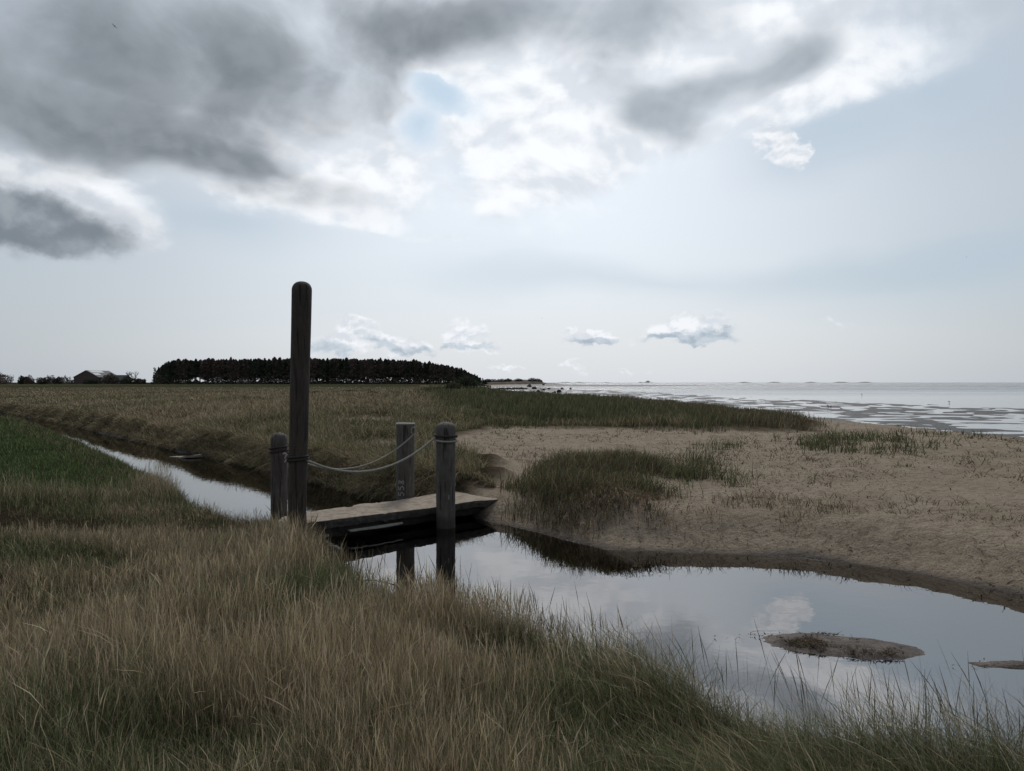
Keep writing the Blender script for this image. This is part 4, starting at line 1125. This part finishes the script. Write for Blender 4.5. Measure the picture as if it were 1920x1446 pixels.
# ------------------------------------------------------------------ headland, islets, rocks
def headland():
    Y0 = 820.0
    px = np.linspace(905, 1024, 90); prof = np.interp(px, [905, 912, 925, 940, 955, 962, 975, 990, 1000, 1010, 1016, 1020, 1024], [713, 714, 714, 713, 712.5, 712, 711.5, 712, 711.5, 712, 714, 717.5, 718.5])
    rows = []
    for k, f in enumerate(np.linspace(0, 1, 14)):
        Y = Y0 + f * 60; s = math.sin(f * math.pi) ** .6 if 0 < f < 1 else 0
        z = (CAMZ - (prof - HZ) / F * Y0 + .3) * s - .3 + (fbm(px * .2, px * 0 + f * 8, 231, 4) - .5) * 1.0 * s
        rows.append(np.stack([(px - CX) / F * Y, np.full_like(px, Y), z], -1))
    V = np.stack(rows, 0); n, m = V.shape[:2]
    i = np.arange(n - 1)[:, None]; j = np.arange(m - 1)[None]
    q = np.stack([i * m + j, i * m + j + 1, (i + 1) * m + j + 1, (i + 1) * m + j], -1).reshape(-1, 4)
    tag(mesh_np('hill', V.reshape(-1, 3), [q], simple('dune_sand_and_heath', (.13, .105, .085), .4, .25, .95, 0, second=(.06, .055, .042)), True), kind='structure')
    spots = [(914, 8, 711.5, 'lone roundish bush next to the right end of the wood'), (925, 12, 712, 'low dark scrub left on the headland dune'), (940, 10, 711.5, 'scrub patch in the middle of the headland dune'), (953, 8, 710.5, 'small bush before the bare part of the headland dune'), (972, 9, 710.8, 'low scrub on top of the bare headland dune'), (998, 9, 709.5, 'highest bush on the headland tip'), (1009, 8, 711, 'bush leaning down the seaward tip of the headland')]
    for i, (p, w, top, lab) in enumerate(spots):
        Y = Y0 + 12; H = CAMZ - (top - 1.0 - HZ) / F * Y; W = w / F * Y
        n = 500; u = rng.normal(0, 1, (n, 3)); u /= np.linalg.norm(u, axis=1)[:, None]; u *= rng.random((n, 1)) ** .33
        P = u * np.array([W, 3, H * .5]); P[:, 2] += H * .5
        Vv, q = leaf_quads(P, .8, .8)
        e = empty('bush', ((p - CX) / F * Y, Y, 0)); tag(e, lab, 'bush', 'scrub on the headland')
        mesh_np('foliage', Vv, [q], LEAF, False, np.repeat(palette(['gorse', 'larch', 'pine'], [2, 1, 1], n), 4, 0), e)
headland()

ROCK = simple('weedy_dark_rock', (.035, .03, .028), .5, 3, .7, .5, 8)
def rock_mesh(s, seed):
    bm = bmesh.new(); bmesh.ops.create_icosphere(bm, subdivisions=3, radius=1)
    for v in bm.verts:
        p = v.co.copy(); k = 1 + .35 * (float(fbm(p.x * 1.3 + seed, p.y * 1.3 + p.z, seed, 3)) - .5) * 2
        v.co = Vector((p.x * s[0] * k, p.y * s[1] * k, max(p.z * s[2] * k, -s[2] * .3)))
    return bm
def rocks():
    L_ = [(1048, 736, 4.5, 'largest dark boulder standing in the shallow water'), (1040, 736.5, 2.4, 'small boulder touching the left side of the largest one'), (1009, 735.5, 3.4, 'dark boulder nearest the grass in the shallows'), (1013, 736.8, 1.8, 'little stone right below the boulder nearest the grass'),
          (1019, 732, 2.6, 'boulder in the middle of the shallow water'), (1029, 730.3, 2.8, 'boulder farther out, right of the middle one'), (1054, 730, 2.6, 'boulder beyond the largest one'), (1070, 729.6, 2, 'boulder farthest to the right in the shallows'), (1002, 730, 4, 'long flat boulder at the end of the stone row'),
          (1014, 730.6, 1.6, 'tiny stone between the long flat boulder and the middle one'), (1023, 730.4, 1.3, 'tiny stone left of the farther boulder'), (1036, 736.4, 1.2, 'tiny stone alone in the bright shallows'), (1063, 736.2, 1.0, 'tiny stone right of the largest boulder'), (993, 725.6, 4, 'dark boulder lying on the sand spit'), (1019, 722.6, 2.2, 'far small boulder at the tip of the sand spit')]
    for i, (px, py, r, lab) in enumerate(L_):
        x, y = at(px, py, SEA); s = r / F * y
        o = obj('boulder', rock_mesh((s * 1.1, s, s * 1.0), i + 1), ROCK, None, True); o.location = (x, y, SEA + s * .25)
        tag(o, lab, 'rock', 'boulders in the shallows')
    k = 0
    for px in np.arange(905, 990, 3.6):
        x, y = at(px + rng.uniform(-1, 1), 730.6 - (px - 905) * .006 + rng.uniform(-.3, .3), SEA); r = rng.uniform(1.2, 2.5) * (1.4 if 950 < px < 985 else 1); s = r / F * y
        o = obj('groyne_stone', rock_mesh((s * 1.3, s, s), 40 + k), ROCK, None, True); o.location = (x, y, float(height(np.array([x]), np.array([y]))[0]) + s * .2)
        tag(o, 'dark stone in the row running from the dune into the shallows', 'rock', 'stones of the low row in the shallows'); k += 1
rocks()

def groyne_rail():
    # low dark wooden rail on posts behind the shrub
    Y = 190.0; wood_ = simple('black_wet_timber', (.035, .03, .027), .4, 3, .9, 0)
    xa = (889 - CX) / F * Y; xb = (920.5 - CX) / F * Y
    zg = lambda x: float(height(np.array([x]), np.array([Y]))[0])
    e = empty('timber_rail', (xa, Y, 0)); tag(e, 'low black timber rail on posts beside the dune shrub', 'rail')
    V, q = tube_path([(0, 0, CAMZ - (722.6 - HZ) / F * Y), ((xb - xa) * .5, 0, CAMZ - (723.2 - HZ) / F * Y), (xb - xa, 0, CAMZ - (724.0 - HZ) / F * Y)], .17, 6)
    mesh_np('beam', V, [q], wood_, False, parent=e)
    for t in (.02, .2, .4, .6, .8, .96):
        x = (xb - xa) * t; V, q = tube_path([(x, 0, -.6), (x, 0, .2), (x + .02, 0, CAMZ - (723.2 + .6 * t - HZ) / F * Y)], .14, 6)
        mesh_np('post', V, [q], wood_, False, parent=e)
groyne_rail()

def islands():
    m = simple('distant_island', (.16, .15, .13), .2, .01, .95, 0)
    L_ = [(1060, 13, 715.6, 'faint low island on the horizon nearest the headland'), (1087, 14, 715.6, 'flat island on the horizon second from the headland'), (1137, 8, 716, 'small faint islet between the flat island and the humped one'), (1202, 5, 715.6, 'tiny islet just left of the humped island'), (1215, 10, 713.6, 'dark humped island standing highest on the sea horizon'),
          (1396, 13, 715.2, 'long low island right of the humped one'), (1453, 10, 715.2, 'low island on the horizon left of the middle of the open sea'), (1521, 9, 715.2, 'low island on the horizon above the waders'), (1578, 13, 715.2, 'long island second from the right on the horizon'), (1622, 12, 715.2, 'low island farthest right on the horizon')]
    for i, (px, w, top, lab) in enumerate(L_):
        Y = 5200.0; x = (px - CX) / F * Y; hw = w / F * Y; H = (CAMZ - (top - HZ) / F * Y - SEA) * (1 if i == 4 else .7)
        n = 40; u = np.linspace(-1, 1, n)
        k = (fbm(u * 3 + i * 5, u * 0, 240 + i, 4) * .9 + .35) * (1 - np.abs(u) ** 2.2); k = k / k.max()
        if 'humped' in lab and 'dark' in lab: k = np.maximum(.28 * (1 - np.abs(u) ** 4), k * np.exp(-(u / .45) ** 2)); k /= k.max()
        rows = [np.stack([u * hw, np.full(n, yy), np.maximum(H * k * f, 0) - .2], -1) for yy, f in ((-60, 0), (-35, .5), (-10, .95), (10, 1), (40, .6), (70, 0))]
        V = np.stack(rows, 0); a, b = V.shape[:2]
        ii = np.arange(a - 1)[:, None]; j = np.arange(b - 1)[None]
        q = np.stack([ii * b + j, ii * b + j + 1, (ii + 1) * b + j + 1, (ii + 1) * b + j], -1).reshape(-1, 4)
        o = mesh_np('island', V.reshape(-1, 3), [q], m, True); o.location = (x, Y, SEA); tag(o, lab, 'island', 'islands on the horizon')
islands()

def shrubs():
    # wiry dune shrub and low dead rose bushes on the meadow
    def shrub(px, py, Y, w, h, names, wt, lab, n=420):
        x = (px - CX) / F * Y; z = float(height(np.array([x]), np.array([Y]))[0])
        b = np.stack([rng.normal(0, w * .33, n), rng.normal(0, w * .25, n), np.zeros(n)], -1)
        hh = h * rng.uniform(.4, 1.05, n) * np.exp(-(b[:, 0] / w) ** 2 * .9); a = rng.uniform(0, 6.28, n); m_ = rng.uniform(.1, .7, n)
        V, q, c = blades(b, hh, np.stack([np.cos(a) * m_, np.sin(a) * m_], -1), np.full(n, Y * .0013), palette(names, wt, n), 3)
        P = np.stack([rng.normal(0, w * .38, n), rng.normal(0, w * .3, n), h * rng.random(n) * .8], -1); P[:, 2] *= np.exp(-(P[:, 0] / w) ** 2 * 1.2)
        V2, q2 = leaf_quads(P, Y * .0016, .8)
        V, q, c = join([(V, q, c), (V2, q2, np.repeat(palette(names, wt, n), 4, 0))])
        o = mesh_np('dune_shrub', V, [q], LEAF, False, c); o.location = (x, Y, z - .05); tag(o, lab, 'shrub')
    shrub(877, 748, 62, 1.2, 1.35, ['pine', 'dkgreen', 'gorse'], [3, 2, 1], 'dark bushy shrub standing highest on the dune at the meadow edge', 700)
    shrub(850, 752, 58, .9, .7, ['dkgreen', 'dead', 'gorse'], [2, 2, 1], 'lower shrub leaning against the left of the tall dune shrub')
    shrub(905, 742, 80, 1.6, .8, ['dkgreen', 'dead', 'gorse'], [2, 1, 1], 'spreading low shrub right of the tall dune shrub')
    shrub(690, 738, 80, 2.2, .8, ['dkgreen', 'olive', 'dead'], [2, 2, 2], 'olive low shrub on the meadow between the tallest post and the wood')
    shrub(632, 742, 72, 1.1, .65, ['red', 'dead', 'brown'], [2, 2, 2], 'reddish dead shrub just right of the tallest post')
    shrub(660, 740, 76, 1.4, .7, ['red', 'dead', 'dkgreen'], [1, 2, 2], 'brown shrub between the reddish one and the olive one')
    shrub(592, 738, 80, 1.0, .5, ['dead', 'olive', 'dkgreen'], [2, 2, 1], 'small olive shrub touching the right side of the tallest post')
shrubs()

# ------------------------------------------------------------------ birds
def birds():
    fm = simple('grey_gull', (.10, .10, .11), .2, 5, .8, 0); dm = simple('dark_wader', (.04, .038, .036), .2, 5, .8, 0)
    def flying(px, py, Y, span, rz, bank, lab):
        x, y, z = atY(px, py, Y); o = empty('bird', (x, y, z), rz); o.rotation_euler = (0, bank, rz); tag(o, lab, 'bird', 'birds in the air')
        bm = bmesh.new(); bmesh.ops.create_uvsphere(bm, u_segments=10, v_segments=8, radius=1)
        for v in bm.verts:
            t = v.co.y; v.co = Vector((v.co.x * .055 * span * (1 - .4 * t), v.co.y * .22 * span, v.co.z * .05 * span + .012 * span * t))
        for s in (-1, 1):
            prof = [(0, .07, -.07, 0), (.22, .09, -.05, .06), (.38, .05, -.06, .05), (.5, -.06, -.09, .02)]
            top = []; 
            for (u, a, b, z_) in prof: top.append((bm.verts.new((s * u * span, a * span, z_ * span)), bm.verts.new((s * u * span, b * span, z_ * span)), bm.verts.new((s * u * span, b * span, z_ * span - .012 * span)), bm.verts.new((s * u * span, a * span, z_ * span - .012 * span))))
            for p, q in zip(top, top[1:]):
                for k in range(4): bm.faces.new((p[k], p[(k + 1) % 4], q[(k + 1) % 4], q[k]))
        bm.faces.new([bm.verts.new(p) for p in ((-.03 * span, -.18 * span, 0), (.03 * span, -.18 * span, 0), (.05 * span, -.3 * span, 0), (-.05 * span, -.3 * span, 0))])
        bmesh.ops.recalc_face_normals(bm, faces=bm.faces); obj('body', bm, fm, o, False)
    flying(216, 50.5, 150, 1.15, .9, .55, 'dark bird gliding below the grey cloud at upper left')
    flying(1016, 597, 260, .9, .3, .2, 'tiny bird over the middle of the sea horizon')
    flying(1811.5, 482, 260, .9, 1.2, -.2, 'tiny bird high above the sea at the right')
    def wader(px, py, lab, s=1.0):
        x, y = at(px, py, SEA); h = .22 * s
        o = empty('wading_bird', (x, y, SEA - .01), rng.uniform(0, 6)); tag(o, lab, 'bird', 'waders on the mudflat')
        bm = bmesh.new(); bmesh.ops.create_uvsphere(bm, u_segments=12, v_segments=8, radius=1)
        for v in bm.verts: v.co = Vector((v.co.x * .17 * s, v.co.y * .085 * s, v.co.z * .085 * s + h + .05 * s * v.co.x))
        V0 = len(bm.verts); r = bmesh.ops.create_uvsphere(bm, u_segments=8, v_segments=6, radius=.05 * s)
        for v in r['verts']: v.co += Vector((.19 * s, 0, h + .13 * s))
        r = bmesh.ops.create_cone(bm, segments=5, radius1=.014 * s, radius2=.003, depth=.12 * s)
        for v in r['verts']: v.co = Vector((v.co.z + .29 * s, v.co.y, v.co.x + h + .12 * s))
        body = obj('body', bm, dm, o, True)
        for sd in (-1, 1):
            V, q = tube_path([(0, sd * .035 * s, -.02), (.02 * s, sd * .035 * s, h * .5), (0, sd * .03 * s, h)], .012 * s, 5); mesh_np('leg', V, [q], dm, True, parent=o)
    wader(1553, 764, 'dark wader in the pair on the bright flat, left bird', .6); wader(1558, 765.5, 'dark wader in the pair on the bright flat, right bird', .6)
    wader(1616, 741, 'single far wader standing in the pale water', .7); wader(1780, 755.5, 'single wader at the right on the pale water', .55)
birds()

# ------------------------------------------------------------------ sky and light
def sky():
    def noise(nt, vec, scale, detail=4, rough=.55, dist=0.0):
        n = N(nt, 'ShaderNodeTexNoise', noise_dimensions='2D', i_Scale=scale, i_Detail=detail, i_Roughness=rough, i_Distortion=dist)
        L(nt, vec, n.inputs['Vector']); return n
    w = bpy.data.worlds.new('World'); bpy.context.scene.world = w; w.use_nodes = True
    nt = w.node_tree; nt.nodes.clear()
    out = N(nt, 'ShaderNodeOutputWorld'); bg = N(nt, 'ShaderNodeBackground', i_Strength=.1); L(nt, bg.outputs[0], out.inputs[0])
    sunaz, sunel = math.radians(4), math.radians(46)
    ns = N(nt, 'ShaderNodeTexSky'); ns.sky_type = 'NISHITA'; ns.sun_disc = False
    ns.sun_elevation = sunel; ns.sun_rotation = sunaz; ns.air_density = 1.2; ns.dust_density = 2.0
    tc = N(nt, 'ShaderNodeTexCoord'); D = tc.outputs['Generated']
    sx = N(nt, 'ShaderNodeSeparateXYZ'); L(nt, D, sx.inputs[0])
    az = math_(nt, 'ARCTAN2', sx.outputs[0], sx.outputs[1]); el = math_(nt, 'ARCSINE', sx.outputs[2])
    cb = N(nt, 'ShaderNodeCombineXYZ'); L(nt, az, cb.inputs[0]); L(nt, el, cb.inputs[1]); P0 = cb.outputs[0]
    def warp(scale, amp, detail, sq=(1, 1, 1), P=P0, rough=.58):
        mp = N(nt, 'ShaderNodeMapping'); mp.inputs['Scale'].default_value = sq; L(nt, P0, mp.inputs[0])
        n = noise(nt, mp.outputs[0], scale, detail, rough)
        v = N(nt, 'ShaderNodeVectorMath', operation='SUBTRACT'); L(nt, n.outputs['Color'], v.inputs[0]); v.inputs[1].default_value = (.5, .5, .5)
        s = N(nt, 'ShaderNodeVectorMath', operation='SCALE'); L(nt, v.outputs[0], s.inputs[0]); s.inputs['Scale'].default_value = amp
        a = N(nt, 'ShaderNodeVectorMath', operation='ADD'); L(nt, P, a.inputs[0]); L(nt, s.outputs[0], a.inputs[1]); return a.outputs[0]
    Pbig = warp(3.2, .10, 6, (1, 1.5, 1))
    Psoft = warp(2.6, .09, 4, (1, 1.8, 1), rough=.5)
    Pmid = warp(8, .06, 6, (1, 1.3, 1))
    Pfine = warp(24, .045, 7, (1, 1.4, 1))
    def blob(P, px, py, rx, ry, rot=0, wgt=1):
        a = math.atan((px - CX) / F); e = math.atan((HZ - py) / math.hypot(F, px - CX)); ca = math.cos(a)
        mp = N(nt, 'ShaderNodeMapping', vector_type='TEXTURE'); L(nt, P, mp.inputs[0])
        mp.inputs['Location'].default_value = (a, e, 0); mp.inputs['Rotation'].default_value = (0, 0, math.radians(rot))
        mp.inputs['Scale'].default_value = (rx / F * ca * ca, ry / F * ca, 1)
        g = N(nt, 'ShaderNodeTexGradient', gradient_type='SPHERICAL'); L(nt, mp.outputs[0], g.inputs[0])
        return math_(nt, 'MULTIPLY', g.outputs['Fac'], wgt)
    def total(P, lst):
        t = None
        for b in lst:
            v = blob(P, *b); t = v if t is None else math_(nt, 'ADD', t, v)
        return t
    def sstep(v, a, b):
        m = N(nt, 'ShaderNodeMapRange', interpolation_type='SMOOTHSTEP'); L(nt, v, m.inputs[0]); m.inputs[1].default_value = a; m.inputs[2].default_value = b
        return m.outputs[0]
    S = lambda r, g, b: tuple(((c / 255 + .055) / 1.055) ** 2.4 * 10 for c in (r, g, b))
    # thin high veil, brightest towards the hidden sun
    glow = total(P0, [(1010, 330, 1000, 1050, 0, 1.0)]); glow = sstep(glow, 0, 1)
    front = sstep(sx.outputs[1], -.3, .75)
    base = mixc(nt, glow, S(178, 187, 196), S(226, 234, 243))
    lowg = sstep(total(P0, [(1030, 720, 1000, 320, 0, 1)]), 0, 1)
    base = mixc(nt, math_(nt, 'MULTIPLY', lowg, .75), base, S(210, 216, 224))
    blue = sstep(total(Psoft, [(1850, 500, 640, 120, 4, .8), (1750, 170, 420, 260, 0, .8), (1480, 270, 220, 120, 0, .7), (1250, 520, 700, 60, 0, .55), (420, 430, 340, 80, 0, .7), (950, 480, 300, 120, 0, .35)]), .05, 1.0)
    base = mixc(nt, math_(nt, 'MULTIPLY', blue, .7), base, S(168, 187, 203))
    base = mixc(nt, .12, base, ns.outputs[0])
    gapf = total(Pmid, [(826, 166, 100, 44, -32, 1.1), (800, 245, 70, 62, 10, .75), (880, 320, 90, 40, 0, .4)])
    gap = sstep(gapf, .0, .9)
    # cloud texture: billows plus fine detail, and the same a little nearer the sun for relief
    def texture(off, sc, P=P0, puff=True):
        mp = N(nt, 'ShaderNodeMapping'); mp.inputs['Scale'].default_value = (1, 1.45, 1); mp.inputs['Location'].default_value = (off[0], off[1], 0); L(nt, P, mp.inputs[0])
        nw = noise(nt, mp.outputs[0], sc * .7, 3, .5)
        v = N(nt, 'ShaderNodeVectorMath', operation='SUBTRACT'); L(nt, nw.outputs['Color'], v.inputs[0]); v.inputs[1].default_value = (.5, .5, .5)
        v2 = N(nt, 'ShaderNodeVectorMath', operation='SCALE'); L(nt, v.outputs[0], v2.inputs[0]); v2.inputs['Scale'].default_value = (.42 if puff else .25) / sc
        v3 = N(nt, 'ShaderNodeVectorMath', operation='ADD'); L(nt, mp.outputs[0], v3.inputs[0]); L(nt, v2.outputs[0], v3.inputs[1])
        n = noise(nt, v3.outputs[0], sc, 7, .56, .15)
        if not puff: return n.outputs[0]
        vo = N(nt, 'ShaderNodeTexVoronoi', feature='SMOOTH_F1', i_Scale=sc * 1.5, i_Detail=2.0, i_Roughness=.5, i_Smoothness=.6, normalize=True, voronoi_dimensions='2D'); L(nt, v3.outputs[0], vo.inputs['Vector'])
        return math_(nt, 'ADD', math_(nt, 'MULTIPLY', n.outputs[0], .72), math_(nt, 'MULTIPLY', math_(nt, 'SUBTRACT', .60, vo.outputs['Distance']), .62))
    ta = texture((0, 0), 6.5); tb = texture((.009, .022), 6.5)
    relief = math_(nt, 'SUBTRACT', ta, tb)
    def textured(v, n, amp):
        t = math_(nt, 'MULTIPLY', math_(nt, 'SUBTRACT', n, .5), amp)
        return math_(nt, 'ADD', v, math_(nt, 'MULTIPLY', t, sstep(v, .0, .3)))
    wsum = total(Pbig, [(560, 330, 330, 110, -8, 1.1), (720, 290, 260, 120, 0, .9), (840, 100, 150, 110, 0, .8), (1000, 270, 200, 190, 0, 1.2), (1120, 190, 200, 150, 0, .9), (1380, 50, 340, 80, 0, 1.0), (1440, 180, 300, 90, 10, .85),
                        (200, 400, 180, 70, -25, 1.0), (620, 390, 200, 45, -8, .9), (1680, 40, 280, 150, 0, .55), (1060, 330, 150, 80, 0, .8), (960, 60, 500, 120, 0, .7), (350, 250, 500, 160, 0, .6), (830, 448, 90, 16, 0, .5), (1250, 280, 200, 60, 0, .4)])
    wsum = textured(math_(nt, 'SUBTRACT', wsum, math_(nt, 'MULTIPLY', gapf, 1.25)), ta, 2.2)
    wm = math_(nt, 'MULTIPLY', sstep(wsum, .02, 1.05), .97)
    wl = sstep(relief, -.11, .09)
    wcol = mixc(nt, wl, S(214, 220, 228), S(243, 246, 250))
    c = mixc(nt, math_(nt, 'MULTIPLY', gap, .6), base, S(164, 194, 217))
    c = mixc(nt, wm, c, wcol)
    # grey undersides
    gsum = total(Psoft, [(150, 130, 640, 200, -3, 1.0), (520, 100, 420, 190, -12, .7), (60, 60, 500, 220, 0, .3), (330, 300, 520, 80, -9, .85), (480, 340, 260, 45, -6, .45), (120, 290, 300, 90, 0, .45), (980, 25, 430, 95, -3, .95), (1200, 15, 240, 80, 10, .55), (1380, 120, 330, 66, 14, .95),
                         (1520, 85, 100, 60, 0, .5), (1190, 190, 190, 80, -10, .8), (1250, 240, 130, 50, -15, .5), (690, 30, 300, 120, 0, .5), (780, 60, 200, 100, 0, .3)])
    gsum = textured(math_(nt, 'SUBTRACT', gsum, math_(nt, 'MULTIPLY', gapf, .6)), ta, 2.1)
    gm = sstep(gsum, .0, 1.15)
    right = sstep(az, -.12, .15)
    gk = math_(nt, 'ADD', math_(nt, 'MULTIPLY', sstep(relief, -.16, .16), .38), math_(nt, 'MULTIPLY', sstep(gsum, 1.5, .5), .5))
    gcol = mixc(nt, gk, mixc(nt, right, S(109, 117, 125), S(148, 157, 167)), mixc(nt, right, S(164, 171, 179), S(186, 194, 203)))
    c = mixc(nt, math_(nt, 'MULTIPLY', gm, .94), c, gcol)
    # low heavy cloud at left, lit rim above
    lw = sstep(textured(total(Pmid, [(120, 385, 230, 66, -20, 1.1), (265, 440, 80, 60, 0, .9), (60, 420, 240, 70, 0, .6)]), ta, 1.5), .06, .7)
    c = mixc(nt, math_(nt, 'MULTIPLY', lw, .92), c, mixc(nt, wl, S(196, 202, 210), S(222, 226, 231)))
    lg = sstep(textured(total(Pmid, [(60, 425, 270, 66, -10, 1.25), (150, 458, 150, 36, 0, .7), (-20, 395, 190, 80, -10, .8)]), ta, 1.2), .05, .95)
    c = mixc(nt, math_(nt, 'MULTIPLY', lg, .95), c, mixc(nt, wl, S(118, 127, 136), S(146, 154, 162)))
    # small fair-weather clouds
    fa = texture((0, 0), 17, puff=False); fb = texture((.003, .008), 17, puff=False); fr_ = sstep(math_(nt, 'SUBTRACT', fa, fb), -.10, .08)
    sm = [(1450, 258, 50, 38, 0, 1.2), (1482, 290, 42, 38, 0, 1.1), (685, 626, 70, 36, -12, 1.2), (750, 650, 74, 26, -12, 1.0), (610, 645, 64, 34, 0, 1.1), (872, 626, 48, 30, 0, 1.1), (890, 650, 66, 20, 0, .9), (1105, 632, 60, 21, 0, 1.1), (1290, 614, 92, 30, 0, 1.2), (1240, 632, 60, 18, 0, .6), (1570, 604, 50, 11, -15, .5), (1080, 690, 50, 9, 0, .5), (1180, 694, 60, 6, 0, .4), (960, 690, 70, 6, 0, .35)]
    c = mixc(nt, math_(nt, 'MULTIPLY', sstep(textured(total(Pfine, sm), fa, 1.7), .05, .7), .9), c, mixc(nt, fr_, S(208, 214, 222), S(238, 240, 244)))
    sg = [(612, 650, 64, 26, 0, 1.2), (700, 642, 54, 16, -18, .8), (755, 657, 74, 13, -6, 1.0), (880, 651, 66, 14, 0, 1.0), (1110, 639, 58, 14, -4, 1.2), (1275, 632, 88, 12, 0, 1.1), (1335, 627, 68, 19, -8, 1.1)]
    c = mixc(nt, math_(nt, 'MULTIPLY', sstep(textured(total(Pfine, sg), fa, 1.3), .05, .8), .85), c, mixc(nt, fr_, S(158, 173, 186), S(186, 197, 207)))
    # heavier overcast behind the viewer
    nbk = noise(nt, P0, 2.2, 5, .6)
    bk = mixc(nt, nbk.outputs[0], S(105, 110, 118), S(165, 170, 178))
    c = mixc(nt, front, bk, c)
    L(nt, c, bg.inputs[0])
    sd = bpy.data.lights.new('sun', 'SUN'); sd.energy = 1.4; sd.angle = math.radians(12); sd.color = (1, .96, .9)
    so = bpy.data.objects.new('sun', sd); C.objects.link(so)
    dirv = Vector((math.sin(sunaz) * math.cos(sunel), math.cos(sunaz) * math.cos(sunel), math.sin(sunel)))
    so.rotation_euler = dirv.to_track_quat('Z', 'Y').to_euler()
sky()

# ------------------------------------------------------------------ camera
cam = bpy.data.cameras.new('camera'); co = bpy.data.objects.new('camera', cam); C.objects.link(co)
co.location = (0, 0, CAMZ); co.rotation_euler = (math.radians(90) + math.atan(-6 / F), math.radians(0), 0)
cam.sensor_fit = 'HORIZONTAL'; cam.sensor_width = 36; cam.lens = 36 * F / 1920; cam.clip_start = .05; cam.clip_end = 90000
sc = bpy.context.scene; sc.camera = co
sc.view_settings.view_transform = 'Standard'; sc.view_settings.look = 'None'; sc.view_settings.exposure = .12; sc.view_settings.gamma = 1
sc.render.engine = 'CYCLES'
sc.cycles.max_bounces = 4; sc.cycles.diffuse_bounces = 2; sc.cycles.glossy_bounces = 2; sc.cycles.transmission_bounces = 1; sc.cycles.transparent_max_bounces = 8
sc.cycles.caustics_reflective = False; sc.cycles.caustics_refractive = False
